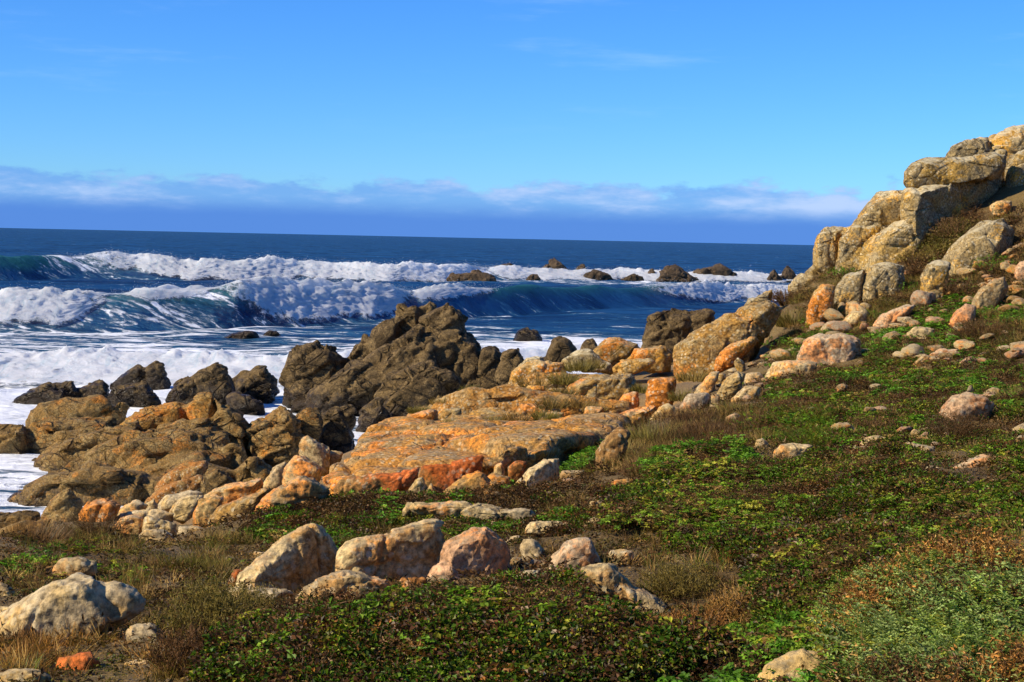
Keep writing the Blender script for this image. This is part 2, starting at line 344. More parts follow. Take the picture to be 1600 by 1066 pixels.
# near row
R('boulder','slanted wedge boulder with an orange lichen top edge','pale',None,'367,912 371,899 435,846 480,822 504,824 525,857 525,887 495,902 465,927 424,921 375,918',group=FG,sm=2,rough=0.8,thick=0.5,lichen=0.15,vox=1.7,skew=1.5)
R('stone','small orange stone leaning on the low end of the wedge boulder','red',None,'355,914 365,890 382,890 372,916',group=FG,sm=5)
R('stone','little tan stone behind the slanted wedge boulder','pale',None,'393,874 397,861 421,863 403,878',group=FG,sm=5)
R('boulder','long cream blocky boulder with a flat sloping top in the near row','pale',None,'526,889 527,861 540,848 585,837 637,831 667,816 690,814 701,835 701,852 675,889 619,908 555,895',group=FG,sm=3,rough=0.9,thick=0.6,lichen=-0.3,vox=1.7,skew=0.9)
R('boulder','pinkish pyramid boulder right of the long cream boulder','pink',None,'688,863 697,846 742,824 757,822 780,842 799,857 795,886 769,908 735,908 690,878',group=FG,sm=4,rough=1.0,vox=1.7,skew=0.4)
R('boulder','small round orange boulder in front of the pinkish pyramid boulder','pink',9.3,'666,906 675,884 697,872 716,880 735,902 724,920 672,920',group=FG,sm=7,lichen=0.1)
R('boulder','white speckled low boulder in front of the long cream boulder','pale',9.1,'463,940 476,914 525,893 562,891 611,902 624,916 606,935 525,935 487,946',group=FG,sm=5,rough=1.5,lichen=0.2)
R('boulder','low orange rock between speckled boulder and round orange boulder','red',9.2,'617,925 626,902 664,901 669,919 637,930',group=FG,sm=6)
R('boulder','smooth pale flat boulder rising behind the heather bush','grey',None,'319,944 341,921 364,917 450,919 464,929 458,948 412,952 337,952',group=FG,sm=8)
R('stone','short upright cream stone standing at the edge of the dark mat','pale',8.3,'408,985 411,947 439,944 437,980 422,990',group=FG,sm=5)
R('stone','pale rounded stone right of the pinkish pyramid boulder','grey',None,'812,856 817,842 836,841 851,859 846,878 821,876',group=FG,sm=6)
R('stone','small white pointed stone beside the pinkish boulder','grey',None,'784,850 800,838 812,836 815,844 800,852',group=FG,sm=4)
R('stone','cream flat stone at the top edge of the dark mat','grey',9.0,'797,906 814,891 847,887 842,901 804,911',group=FG,sm=6)
R('boulder','pinkish grey domed boulder above the dark mat with pale cap','pink',None,'851,890 867,866 882,846 905,839 922,840 933,858 941,879 913,890 867,892',group=FG,sm=5,rough=0.8)
R('boulder','round tan boulder right of the domed boulder with pale cap','pale',None,'943,879 953,860 971,857 991,863 989,885 973,893 957,887',group=FG,sm=7)
R('boulder','long narrow lichen-spotted boulder slanting down beside the dark mat','pale',8.5,'908,890 936,881 956,883 971,898 990,915 1000,945 965,920 939,903','950,900 976,908 1022,932 1039,938 1057,958 1067,985 1037,980 999,955',group=FG,sm=5,rough=1.3,lichen=0.15)
R('boulder','golden weathered boulder cut by the bottom edge of the frame','pale',5.25,'1170,1085 1177,1064 1193,1041 1222,1023 1256,1015 1279,1020 1308,1035 1318,1060 1318,1085',group=FG,sm=8,lichen=0.05,vox=1.7)
# middle grass band
R('ledge','long low tan ledge running along the green strip below the slab','pale',None,'630,797 639,786 700,784 766,788 802,800 797,810 730,808',group=FG,sm=4)
R('boulder','grey flat boulder at the right end of the low tan ledge','grey',None,'780,800 805,793 831,795 843,808 821,812',group=FG,sm=6)
R('boulder','flat tan boulder in dry grass behind the pale rounded stone','pale',None,'819,829 828,816 854,814 891,816 882,833',group=FG,sm=6)
R('stone','tan stone half hidden at the left end of the big bramble mat','pale',None,'907,822 926,808 946,808 940,820',group=FG,sm=6)
R('stone','larger of two white stones side by side below the dark soil bank','grey',None,'919,797 922,783 941,781 952,787 949,798',group=FG,sm=7)
R('stone','smaller of two white stones side by side below the dark soil bank','grey',None,'951,797 955,785 968,785 975,795',group=FG,sm=7)
R('ledge','orange-edged flat ledge stone on the dark soil bank','ochre',None,'953,764 958,749 1000,744 1056,744 1058,754 1020,760',group=FG,sm=4)
R('stone','pinkish flat stone below the orange-edged ledge stone','pink',None,'959,776 988,766 990,773 966,781',group=FG,sm=5)

# boulder row at the top of the shore
BR = 'boulders along the top of the shore'
R('boulder','leftmost orange boulder of the shore row','ochre',None,'122,803 136,784 168,779 191,789 177,807 154,814',group=BR,sm=6,lichen=0.25)
R('boulder','pale grey boulder beside the leftmost orange shore boulder','grey',None,'181,803 196,787 213,780 234,789 212,801',group=BR,sm=6)
R('stone','small grey stone wedged in the left of the shore row','grey',None,'225,788 241,779 248,790 232,797',group=BR,sm=5)
R('boulder','long pale rounded boulder at the back of the shore row','grey',18.6,'243,789 259,773 297,766 318,770 316,782 266,793',group=BR,sm=7)
R('boulder','tan boulder with an orange underside leaning in the shore row','pale',17.5,'263,799 276,780 297,772 319,773 306,793 287,807',group=BR,sm=6)
R('ledge','flat grey slab lying over the orange and white shore boulder','grey',17.0,'174,814 185,800 245,793 274,801 271,812 210,809',group=BR,sm=6,thick=0.6)
R('boulder','orange and white rounded boulder at the front of the shore row','pale',None,'176,825 189,808 210,803 224,807 232,829 196,833',group=BR,sm=6,lichen=0.2)
R('boulder','cream boulder at the front of the shore row beside a white slab','pale',None,'222,829 226,807 250,809 277,818 275,832 250,834',group=BR,sm=6,lichen=0.0)
R('boulder','low white slab at the foot of the shore row','grey',None,'215,836 231,826 259,828 275,838 252,845',group=BR,sm=6)
R('boulder','low pale slab right of the white slab at the foot of the row','grey',None,'275,838 279,822 308,821 327,828 317,841 289,840',group=BR,sm=6)
R('boulder','bright orange upright boulder in the middle of the shore row','ochre',None,'300,805 311,780 336,773 351,775 341,791 327,805 331,821 308,819',group=BR,sm=5,lichen=0.3)
R('boulder','long orange boulder slanting up to the right in the shore row','ochre',None,'323,818 339,794 378,777 420,759 424,770 394,800 352,824',group=BR,sm=4,lichen=0.15)
R('ledge','thin tan slab lying behind the long slanting orange boulder','pale',19.3,'316,774 350,759 409,745 413,759 362,781',group=BR,sm=5)
R('boulder','big pale yellow boulder at the right of the shore row','pale',None,'393,812 399,791 437,756 465,742 490,745 516,763 494,781 430,806',group=BR,sm=4,thick=0.8)
R('boulder','pointed tan boulder behind the big pale yellow boulder','pale',19.6,'440,756 444,728 458,712 476,709 506,731 487,749',group=BR,sm=4)
R('boulder','grey rounded boulder left of the pointed tan boulder','grey',20.0,'411,756 427,728 448,721 446,754',group=BR,sm=6)
R('boulder','golden wedge boulder standing highest in the shore row','pale',21.0,'466,705 469,684 479,681 516,700 516,725 500,730 481,720',group=BR,sm=4,lichen=0.0)
R('boulder','small golden boulder touching the right side of the golden wedge','pale',21.2,'511,723 516,702 538,707 529,723',group=BR,sm=5)
R('ledge','layered grey-brown rock at the left edge above the shrubs','shelf',18.5,'-20,800 20,797 62,801 60,814 0,830 -20,832',group=BR,sm=4)
R('ledge','low brown rock sloping into the shrubs at the left edge','shelf',17.2,'-20,842 0,826 30,815 80,809 80,822 40,846',group=BR,sm=4)

# the sloping slab and the ledges behind it
LG = 'ochre ledges behind the sloping slab'
def slab_extra():
    top = [(490,748,17.0),(525,720,18.6),(558,692,20.0),(586,668,21.5),(650,656,22.6),(760,655,22.6),(880,650,22.8),(985,650,22.0),(960,676,19.6),(900,690,18.4),(868,690,17.8),(840,706,17.2),(752,711,16.7),(660,731,16.2),(530,752,16.0)]
    p = [P(*q) for q in top]
    low = [a + np.array([0, 0.25, -1.0]) for a in p]
    return p + low
R('slab','broad smooth orange-brown slab sloping down towards the sea','slab',None,group=LG,extra=slab_extra,sm=2,rough=0.7,crack=0.45,strata=(0.1,0.5),cat='slab',lichen=0.0)
R('ledge','red lichen-covered broken face under the left of the sloping slab','red',16.05,'520,762 528,750 590,741 656,730 652,754 600,772 566,782 530,784',group=LG,sm=3,thick=0.4,lichen=0.2)
R('ledge','red lichen-covered broken face under the middle of the sloping slab','red',16.3,'656,745 660,729 700,722 758,711 752,732 710,752 676,764',group=LG,sm=3,thick=0.4,lichen=0.2)
R('boulder','brown triangular boulder leaning under the sloping slab','slab',15.7,'681,776 715,750 746,732 768,747 780,778',group=LG,sm=3)
R('boulder','smaller brown triangular rock right of the triangular boulder','slab',15.6,'748,778 766,751 780,755 797,782',group=LG,sm=3)
R('stone','pale cracked stone against the red face of the slab','pale',15.7,'636,768 648,752 662,742 668,762 650,774',group=LG,sm=3)
R('stone','small brown stone beside the pale cracked stone','pale',15.65,'664,768 674,754 684,768 672,774',group=LG,sm=3)
R('boulder','square cream boulder tilted on the rubble right of the slab','pale',15.9,'815,743 850,718 860,720 874,716 875,743 841,768 818,766',group=LG,sm=3,skew=0.8)
R('stone','tan rounded stone in the gap at the right of the slab','pale',16.8,'771,741 772,727 784,721 790,735 779,745',group=LG,sm=5)
R('stone','brown stone in the rubble left of the square cream boulder','slab',16.2,'761,745 770,737 798,746 794,762 768,758',group=LG,sm=4)
R('stone','orange brown wedge at the foot of the square cream boulder','ochre',15.7,'793,766 815,744 822,764 805,770',group=LG,sm=4)
R('stone','flat grey stone lying on the slab above the rubble','grey',17.6,'781,720 805,701 816,701 815,710 792,723',group=LG,sm=4)
R('stone','dark red stone in the rubble behind the square cream boulder','red',16.8,'791,730 808,718 824,721 818,743 797,745',group=LG,sm=4)
R('stone','small reddish stone sitting alone on the smooth slab','red',19.0,'679,695 688,684 695,691 689,700',group=LG,sm=5,sink=0.1)
R('stone','thin tan flat stone at the edge of the dark soil','pale',None,'872,746 877,735 912,735 917,742 890,750',group=LG,sm=5)
R('stone','reddish chip at the bottom of the dark soil bank','red',None,'846,772 858,758 863,768 855,774',group=LG,sm=4)
R('stone','reddish flat stone below the square cream boulder','slab',None,'843,780 864,770 884,777 866,784',group=LG,sm=5)
R('stone','brown flat stone on the grass right of the triangular rocks','slab',None,'790,776 818,766 842,770 828,781',group=LG,sm=5)
R('bank','rust red earth-coloured outcrop beside the green clump right of the slab','red',None,'930,706 945,682 968,668 985,676 972,706 960,732',group=LG,sm=6,rough=1.6)
zl = lambda s: ' '.join('%.1f,%.1f' % (480 + a / 3.077, 520 + b / 3.077) for a, b in pts(s))
R('ledge','smooth orange bulge at the upper left corner of the slab','ochre',22.4,zl('335,500 370,430 520,395 560,375 625,370 630,420 480,470'),group=LG,sm=6,lichen=0.1)
R('ledge','rounded ochre bulge second from left above the slab','ochre',23.0,zl('630,412 655,362 740,362 745,405'),group=LG,sm=7,lichen=0.2)
R('ledge','wide ochre bulge in the middle of the lower ledge row','ochre',23.4,zl('765,412 800,365 900,353 1015,388 1000,420 880,428'),group=LG,sm=7)
R('ledge','ochre lip with grass just above the smooth slab','ochre',22.2,zl('615,470 640,415 700,405 790,418 800,450 660,480'),group=LG,sm=6,lichen=0.25)
R('ledge','long pale tan ledge at the left of the upper ledge row','ochre',25.5,zl('530,385 590,350 680,320 790,315 780,350 640,378'),group=LG,sm=6)
R('ledge','tan ledge stepping up behind the long pale ledge','ochre',27.0,zl('590,340 680,300 760,268 840,258 850,300 760,325'),group=LG,sm=6)
R('ledge','small ochre hump left of centre in the upper ledges','ochre',26.5,zl('805,320 840,285 925,285 920,325'),group=LG,sm=7)
R('ledge','ochre hump beside a tuft on the upper ledges','ochre',26.8,zl('915,310 950,262 1025,275 1025,310'),group=LG,sm=7)
R('ledge','broad flat ochre ledge left of the orange block','ochre',24.2,zl('995,392 1020,340 1150,345 1225,368 1210,412 1100,412'),group=LG,sm=6)
R('ledge','low ochre bump in the second ledge row','ochre',25.0,zl('850,365 880,328 965,322 970,360'),group=LG,sm=7)
R('ledge','ochre bump with rusty side below the broad flat ledge','ochre',22.8,zl('1120,420 1150,378 1240,380 1225,420'),group=LG,sm=7)
R('ledge','rusty squarish ledge stone at the right end of the ledges','ochre',23.2,zl('1325,400 1338,353 1425,355 1425,402'),group=LG,sm=5,lichen=0.3)
R('ledge','flat ochre ledge stone in grass below the big cracked ledge block','ochre',26.5,zl('1140,312 1160,265 1245,265 1240,312'),group=LG,sm=7)
R('ledge','tan ledge stone under the flat ochre ledge stone','ochre',25.4,zl('1150,335 1180,295 1285,305 1270,340'),group=LG,sm=7)
R('boulder','big cracked golden block at the right of the ledges','ochre',26.5,zl('1245,260 1310,215 1425,198 1560,200 1592,240 1545,325 1400,350 1310,335'),group=LG,sm=4,lichen=0.05)
R('boulder','rusty round rock at the right foot of the cracked golden block','ochre',25.2,zl('1475,358 1520,295 1592,278 1600,350 1545,370'),group=LG,sm=6,lichen=0.45)
R('boulder','white-topped golden boulder at the left end of the far ledge','ochre',30.5,zl('965,225 1000,165 1100,128 1240,143 1250,195 1060,232'),group=LG,sm=5)
R('boulder','grey-white lichen boulder behind the white-topped golden boulder','hill',31.5,zl('995,180 1050,120 1130,108 1150,150'),group=LG,sm=5)
R('ledge','ochre flat ledge below the far tufts of grass','ochre',27.8,zl('1025,300 1060,250 1145,255 1150,302'),group=LG,sm=7)
R('ledge','orange sloping rock strip right of the ledges','ochre',21.5,'935,672 955,652 990,640 1024,632 1030,642 1000,660 962,680',group=LG,sm=4,lichen=0.3)
R('ledge','wide low ochre rock base filling between the ledges','slab',25.0,'600,672 640,640 720,612 800,600 900,612 985,630 980,668 800,672',group=LG,sm=4,thick=0.5)
R('ledge','far low ochre rock base under the far tufts of grass','slab',28.8,'720,622 780,600 830,584 920,580 990,600 990,640 850,640',group=LG,sm=4,thick=0.5)
R('boulder','grey lichen boulder lowest in the far ledge row','hill',32.0,'877,564 901,547 920,545 950,564 960,574 905,570',group=LG,sm=5)
R('boulder','golden rounded boulder standing on the far ledge skyline','ochre',33.0,'918,555 942,530 965,526 999,537 1003,546 965,570 938,570',group=LG,sm=5,lichen=-0.2)
R('ledge','thin golden flat slab jutting over a dark gap on the far ledge','ochre',30.8,'955,575 969,564 1017,560 1027,566 1000,575 965,582',group=LG,sm=4)
R('boulder','golden boulder left of the great golden boulder','ochre',32.0,'978,562 991,545 1032,541 1051,549 1050,572 1020,572',group=LG,sm=5,lichen=0.0)
R('boulder','bright orange squarish block by the dry grass slope','ochre',25.0,'1008,625 1012,594 1036,588 1057,590 1056,608 1050,628',group=LG,sm=4,lichen=0.4)
R('boulder','great golden speckled boulder sloping up to the hill','ochre',31.0,'1048,572 1052,540 1080,516 1120,496 1160,485 1200,471 1218,485 1192,522 1150,547 1108,564 1092,576 1066,576',group=LG,sm=5,lichen=-0.25,thick=0.7,cat='boulder')
R('ledge','orange tail of rock under the great golden boulder','ochre',30.0,'1118,570 1124,550 1140,536 1176,526 1188,532 1150,556',group=LG,sm=5,lichen=0.3)
# pile of stones on the dry slope
PL = 'pile of stones on the dry slope'
R('stone','tall grey stone leaning left in the stone pile','grey',None,'1084,612 1111,582 1127,578 1114,605 1098,616',group=PL,sm=5)
R('stone','golden upright boulder at the centre of the stone pile','ochre',None,'1117,620 1130,594 1152,579 1166,582 1158,607 1143,622',group=PL,sm=5,lichen=-0.2)
R('stone','small dark stone balanced on top of the stone pile','hill',26.5,'1146,566 1152,557 1165,567 1166,580 1155,578',group=PL,sm=5)
R('stone','white stone right of the golden stone in the pile','grey',None,'1162,598 1166,582 1186,581 1196,590 1181,605',group=PL,sm=5)
R('stone','pale tan boulder at the lower right of the stone pile','pale',None,'1139,628 1164,601 1188,605 1185,624',group=PL,sm=6)
R('stone','pinkish boulder at the lower left of the stone pile','pink',None,'1062,634 1076,614 1104,612 1114,620 1102,638 1076,640',group=PL,sm=6)
R('stone','narrow tan stone between pinkish and golden stones of the pile','pale',None,'1106,638 1112,616 1125,616 1126,636',group=PL,sm=5)
R('stone','round tan stone behind the leaning stone of the pile','ochre',25.5,'1116,594 1122,584 1134,584 1134,594 1124,600',group=PL,sm=6)
R('stone','cream stone left below the pile in dry grass','pale',None,'1013,657 1032,634 1044,629 1060,640 1042,657',group=PL,sm=6)
R('stone','small pink stone alone in the dry brown grass','pink',None,'1132,652 1148,644 1160,650 1150,661',group=PL,sm=6)
R('stone','thin pale stone poking out of dry grass right of centre','grey',None,'1203,671 1232,655 1226,668 1210,674',group=PL,sm=5)

# right slope
RS = 'boulders on the right-hand slope'
R('boulder','big pale boulder with rusty left side on the middle slope','pink',None,'1244,555 1256,532 1280,522 1320,519 1346,530 1346,556 1320,566 1272,568',group=RS,sm=5,lichen=-0.1)
R('boulder','pale flat-topped boulder at the upper edge of the green slope','pale',None,'1192,592 1208,566 1240,562 1278,566 1272,582 1232,592',group=RS,sm=6,lichen=-0.3)
R('stone','white stone left of the flat-topped boulder','grey',None,'1175,580 1186,566 1200,564 1198,580',group=RS,sm=6)
R('boulder','grey domed boulder with a tiny white stone on top','pink',None,'1464,646 1484,620 1512,611 1536,618 1556,630 1544,656 1500,660',group=RS,sm=7,lichen=-0.5)
R('pebble','tiny white stone balanced on the grey domed boulder','grey',18.0,'1510,612 1514,603 1518,602 1523,612',group=RS,sm=3,sink=0.1)
R('stone','tan flat stone right of the grey domed boulder','pale',None,'1536,614 1550,604 1564,608 1562,617',group=RS,sm=6)
R('stone','tan oval stone half buried left of the white rough boulder','pale',None,'1340,696 1350,682 1372,678 1388,682 1374,698',group=RS,sm=7)
R('boulder','white rough boulder in the middle of the green slope','grey',None,'1384,713 1394,692 1416,688 1442,696 1462,698 1462,712 1420,717',group=RS,sm=4,rough=1.2)
R('stone','long flat white stone left of the white rough boulder','grey',None,'1316,702 1336,695 1370,698 1366,708 1340,710',group=RS,sm=6)
R('stone','white upright stone beside the bright green patch','grey',None,'1176,704 1182,686 1192,683 1204,696 1198,708',group=RS,sm=5)
R('ledge','flat tan ledge in front of the bright green patch','pale',None,'1208,708 1220,694 1268,694 1274,698 1258,714 1232,720',group=RS,sm=5)
R('stone','rusty stone below the white rough boulder','pink',None,'1362,716 1376,710 1404,724 1398,734 1374,728',group=RS,sm=6)
R('ledge','long pinkish ledge at the right above the big bramble mat','pink',None,'1464,740 1512,720 1540,708 1564,710 1564,722 1512,742',group=RS,sm=5)
R('stone','pale flat stone at the left of the long pinkish ledge','grey',None,'1430,740 1452,726 1470,730 1458,742',group=RS,sm=6)
R('stone','small cream stone beside the dark shrub of the green slope','pale',None,'1414,684 1428,670 1440,676 1434,687',group=RS,sm=6)
R('stone','pale stone in the middle of the big bramble mat','pink',None,'1228,770 1262,756 1300,758 1296,768 1250,776',group=RS,sm=6)
R('stone','tan stone at the upper edge of the scree','pale',None,'1426,568 1444,552 1460,558 1458,571',group=RS,sm=6)
R('stone','flat pinkish stone at the upper right of the scree','pink',None,'1448,556 1468,544 1498,546 1490,560',group=RS,sm=6)
R('stone','white flat stone by the flat pinkish stone','grey',None,'1474,556 1492,548 1504,552 1496,560',group=RS,sm=6)
R('stone','reddish flat stone at the right of the scree','pink',None,'1498,568 1512,556 1542,560 1538,572',group=RS,sm=6)
R('stone','white stone at the right edge of the frame on the green slope','grey',None,'1584,690 1592,680 1612,680 1612,692',group=RS,sm=6)
R('stone','pale round rock at the right edge above the scree','pink',None,'1576,556 1584,543 1612,540 1612,560',group=RS,sm=6)

# hill
HL = 'rocks of the hill on the right'
R('boulder','balanced long grey boulder with white lichen tip jutting from the hilltop','hill',37.0,'1415,288 1414,270 1427,256 1446,249 1484,248 1500,262 1492,288 1450,296 1424,297','1470,290 1478,248 1531,241 1569,239 1568,258 1558,279 1515,285',group=HL,sm=6,rough=0.8,sink=0,cat='boulder',skew=0.1)
R('boulder','grey rounded rock resting behind the balanced long boulder','hill',39.5,'1475,248 1486,229 1515,219 1542,215 1550,236 1531,246 1498,248',group=HL,sm=5,sink=0.2)
R('outcrop','golden hilltop outcrop reaching the right edge of the frame','hill',40.0,'1536,222 1552,212 1600,202 1660,188 1700,330 1600,330 1556,318 1558,270',group=HL,sm=4,lichen=0.1,sink=0.5,thick=0.7,cat='outcrop')
R('boulder','tall pale block standing at the right edge below the hilltop','hill',38.0,'1566,300 1572,262 1590,240 1606,234 1650,236 1650,312 1600,315',group=HL,sm=5)
R('outcrop','shaded middle block under the balanced long boulder','hill',37.4,'1411,318 1417,296 1450,286 1515,274 1566,268 1560,310 1531,322 1481,340 1423,343',group=HL,sm=5,cat='outcrop',skew=1.2)
R('outcrop','golden left shoulder of the hill outcrop','hill',37.6,'1358,326 1369,305 1396,302 1420,296 1420,340 1376,366 1335,380 1325,356 1342,335',group=HL,sm=4,lichen=0.15,cat='outcrop')
R('boulder','grey rounded block low in the middle of the hill outcrop','hill',36.6,'1347,400 1369,369 1396,349 1430,338 1463,333 1459,356 1437,381 1409,414 1363,417',group=HL,sm=5)
R('outcrop','fractured slab left of the grey rounded hill block','hill',37.2,'1307,418 1312,379 1320,357 1376,349 1380,366 1351,400 1347,414',group=HL,sm=4,lichen=0.1,cat='outcrop')
R('boulder','knob-shaped rock jutting left against the sea horizon','hill',37.8,'1271,388 1278,369 1287,359 1298,356 1320,358 1316,380 1312,415 1292,415 1284,401 1273,395',group=HL,sm=5)
R('ledge','small tan step of rock under the jutting knob','hill',38.0,'1259,426 1282,403 1295,411 1304,418 1290,431 1265,436',group=HL,sm=5)
R('ledge','low tan rock left of the step under the jutting knob','hill',38.0,'1232,446 1251,427 1267,430 1287,437 1273,451 1241,451',group=HL,sm=5)
R('boulder','big smooth pale boulder lying diagonally at the right of the hill','hill',34.0,'1467,408 1484,386 1515,362 1535,345 1565,345 1582,364 1580,388 1550,402 1525,418 1508,428 1481,420',group=HL,sm=7,rough=0.6,lichen=-0.2)
R('boulder','upright grey rock below the left end of the diagonal boulder','hill',None,'1439,434 1447,415 1464,409 1484,412 1479,440 1466,464 1447,468 1441,454',group=HL,sm=5)
R('boulder','dark grey boulder in the middle of the lower hill','hill',None,'1347,440 1363,416 1383,412 1412,416 1413,444 1392,461 1363,464 1347,458',group=HL,sm=5)
R('boulder','tan boulder left of the dark grey hill boulder','hill',None,'1303,454 1322,430 1351,420 1355,442 1338,468 1309,471',group=HL,sm=6)
R('boulder','orange standing boulder on the left of the hill foot','ochre',None,'1258,488 1271,457 1285,443 1305,446 1300,472 1287,495 1265,503',group=HL,sm=4,lichen=0.05)
R('ledge','tan rock edge on the skyline right of the great golden boulder','hill',35.0,'1158,484 1170,467 1197,456 1207,453 1202,478 1180,490',group=HL,sm=5)
R('ledge','long reddish ledge crossing the lower hill','pink',None,'1361,508 1376,491 1417,475 1432,477 1419,490 1393,498 1380,505',group=HL,sm=5)
R('stone','tan stone above the left end of the long reddish ledge','pale',None,'1317,488 1322,472 1339,469 1349,477 1338,493',group=HL,sm=6)
R('stone','pale stone left of the long reddish ledge','pale',None,'1312,505 1329,487 1352,484 1356,496 1338,505',group=HL,sm=6)
R('boulder','orange-tinged boulder slanting at the right of the lower hill','pale',None,'1516,474 1528,454 1552,437 1570,431 1577,449 1557,468 1531,478',group=HL,sm=5,lichen=0.1)
R('boulder','pinkish slanting boulder left of dead twigs on the lower hill','pink',None,'1477,515 1488,491 1508,474 1527,477 1524,498 1500,513',group=HL,sm=6)
R('boulder','tan flat boulder below the long reddish ledge','pale',None,'1415,522 1430,508 1462,513 1460,525 1430,535',group=HL,sm=6)
R('boulder','pale boulder at the right edge of the frame on the hill','pink',None,'1584,420 1594,408 1620,402 1620,436 1592,434',group=HL,sm=6)
R('stone','tan stone under the tall pale block at the right edge','pale',None,'1545,322 1560,312 1582,314 1580,330 1556,334',group=HL,sm=6)

# shore shelf and sea rocks
R('rock_shelf','large brown cracked rock shelf with an orange peak at the left shore','shelf',None,
 ('178,668 210,645 276,626 292,633 310,655 245,672',47.5),('288,640 304,618 324,611 337,615 340,650 308,660',47.0),('330,616 353,625 381,644 390,668 382,700 345,690 332,650',46.0),
 ('216,690 245,663 308,650 338,644 354,684 315,700',45.5),('125,728 147,698 196,677 280,682 352,680 358,728 329,740 245,752 168,748',43.8),('-60,724 -60,668 -10,664 38,658 50,700 54,728',48.5),
 ('34,700 40,658 98,656 175,652 185,678 122,695 70,712',49.0),('44,660 49,642 88,640 130,627 158,621 198,634 186,668 105,672',53.0),('48,718 88,680 140,676 150,702 132,730 70,730',46.5),
 ('10,786 14,772 35,756 70,738 133,727 224,736 262,760 240,795 122,806 21,802',40.5),('345,704 360,690 378,694 387,707 384,730 355,728',43.0),('356,742 381,713 402,716 426,731 412,760 365,765',41.0),('230,745 300,722 360,728 380,770 300,790 225,800',41.0),('48,726 70,700 150,670 218,652 230,672 150,702 90,734',45.4),('98,740 150,703 230,676 300,664 348,680 300,708 180,742',44.3),('128,764 175,733 300,704 352,700 368,728 300,750 200,774',43.0),('22,794 45,758 110,735 160,727 174,752 100,786',41.6),('88,804 130,770 220,744 320,737 385,745 394,772 280,794 160,814',40.8),
 group='dark rocks of the shore',sm=1,rough=1.2,crack=0.75,thick=1.1,sink=0.6,cat='rock shelf',strata=(0.35,0.6),vox=1.7)
R('rock_crest','orange-gold peak block on the crest of the brown shelf','crest',None,('182,664 210,645 276,626 292,632 308,652 245,668',46.6),('289,636 304,617 324,610 337,614 338,646 308,654',46.2),group='dark rocks of the shore',sm=1,crack=0.5,rough=1.2,base=False)
R('boulder','reddish long slab tilted on the brown shelf','red',37.5,'239,760 266,738 297,724 322,720 327,732 282,756 252,765',group='dark rocks of the shore',sm=3,lichen=-0.4)
R('boulder','brownish red slab under the tilted reddish slab','red',36.5,'225,782 238,763 280,750 316,741 320,757 310,769 252,779',group='dark rocks of the shore',sm=3,lichen=-0.6)
R('boulder','dark brown block at the end of the reddish slabs','shelf',36.2,'313,760 317,745 336,730 354,735 368,753 345,768',group='dark rocks of the shore',sm=3)
R('boulder','grey-brown cracked block below the shelf at far left','shelf',36.0,'60,806 84,777 108,760 133,787 119,806 84,814',group='dark rocks of the shore',sm=3,crack=0.5)
R('sea_rock','tall brown rock right of the orange shelf peak','shelf',46.0,'378,678 392,657 427,641 448,641 467,661 472,702 458,730 420,730 386,702',group='dark rocks of the shore',sm=2,crack=0.8)
R('sea_rock','brown split rock behind the golden wedge boulder','shelf',47.0,'453,660 472,638 497,638 506,656 500,690 462,690',group='dark rocks of the shore',sm=2,crack=0.6)
R('sea_rock','dark jagged rock at the water gap below the main sea stack','dark',48.0,'488,690 500,647 525,636 540,640 545,660 555,684 541,706 507,706','525,650 532,637 556,634 557,654 545,664',group='dark rocks of the shore',sm=2,crack=0.6)
R('sea_rock','low dark reef at the left with surf behind it','dark','s','14,634 45,609 80,598 100,610 105,632','75,632 82,600 114,593 120,606 128,633','110,633 120,606 137,601 158,594 171,605 170,628',group='dark rocks in the surf',sm=2,crack=0.7,rough=1.3)
R('sea_rock','double-topped dark rock behind the low reef','dark','s','170,602 196,579 217,567 228,573 232,605','224,604 227,573 245,564 257,570 269,600 245,607',group='dark rocks in the surf',sm=2,crack=0.7)
R('sea_rock','rounded dark rock in front of the double-topped rock','dark','s','169,618 176,606 196,598 224,594 246,616 252,633 210,638 175,632',group='dark rocks in the surf',sm=2,crack=0.7)
R('sea_rock','pyramid dark rock second from the main sea stack','dark','s','252,630 276,598 297,584 310,592 305,634','290,634 299,584 332,564 344,564 358,588 366,605 362,634',group='dark rocks in the surf',sm=2,crack=0.8)
R('sea_rock','dark rounded rock nearest left of the main sea stack','dark','s','358,600 378,583 402,571 414,573 436,595 421,618 385,626 362,618',group='dark rocks in the surf',sm=2,crack=0.7)
R('sea_rock','flat dark rock at the water between shelf and pyramid rock','dark','s','350,622 362,612 388,616 414,630 411,644 356,646',group='dark rocks in the surf',sm=2,crack=0.5)
R('sea_stack','massive brown fractured sea rock rising in the centre','dark',None,
 ('442,596 451,571 461,547 475,540 526,543 549,568 536,606 481,616',63.5),('540,560 550,538 571,528 585,535 584,562 550,570',63.5),('574,535 586,514 604,502 621,492 632,510 624,540 592,555',63.0),
 ('619,500 622,480 640,471 652,474 660,500 648,525 626,522',63.5),('649,480 670,467 684,477 676,495 655,500',64.0),('654,502 676,483 700,474 710,483 720,486 730,496 728,510 712,520 682,528 668,528',62.8),
 ('664,530 718,510 734,517 747,535 765,562 784,585 778,606 700,606 680,566',62.5),('574,562 622,530 655,512 690,556 704,602 646,600 588,596',61.8),('478,616 526,596 550,563 594,560 614,597 575,620 552,640 490,634',61.5),
 ('588,622 610,597 673,566 690,580 708,598 696,612 660,634 640,644 607,656',58.0),('553,664 568,640 592,624 612,649 630,662',56.5),
 ('455,628 520,600 640,590 700,600 690,650 600,650 500,640',62.5),
 group='dark rocks in the surf',sm=1,rough=1.3,crack=1.0,thick=0.9,sink=0.5,cat='sea rock',strata=(0.7,0.8),vox=1.7)
R('sea_rock','dark knob joined to the right flank of the massive sea rock','dark',61.5,'745,570 752,544 769,540 786,553 786,590 760,596',group='dark rocks in the surf',sm=2,crack=0.6)
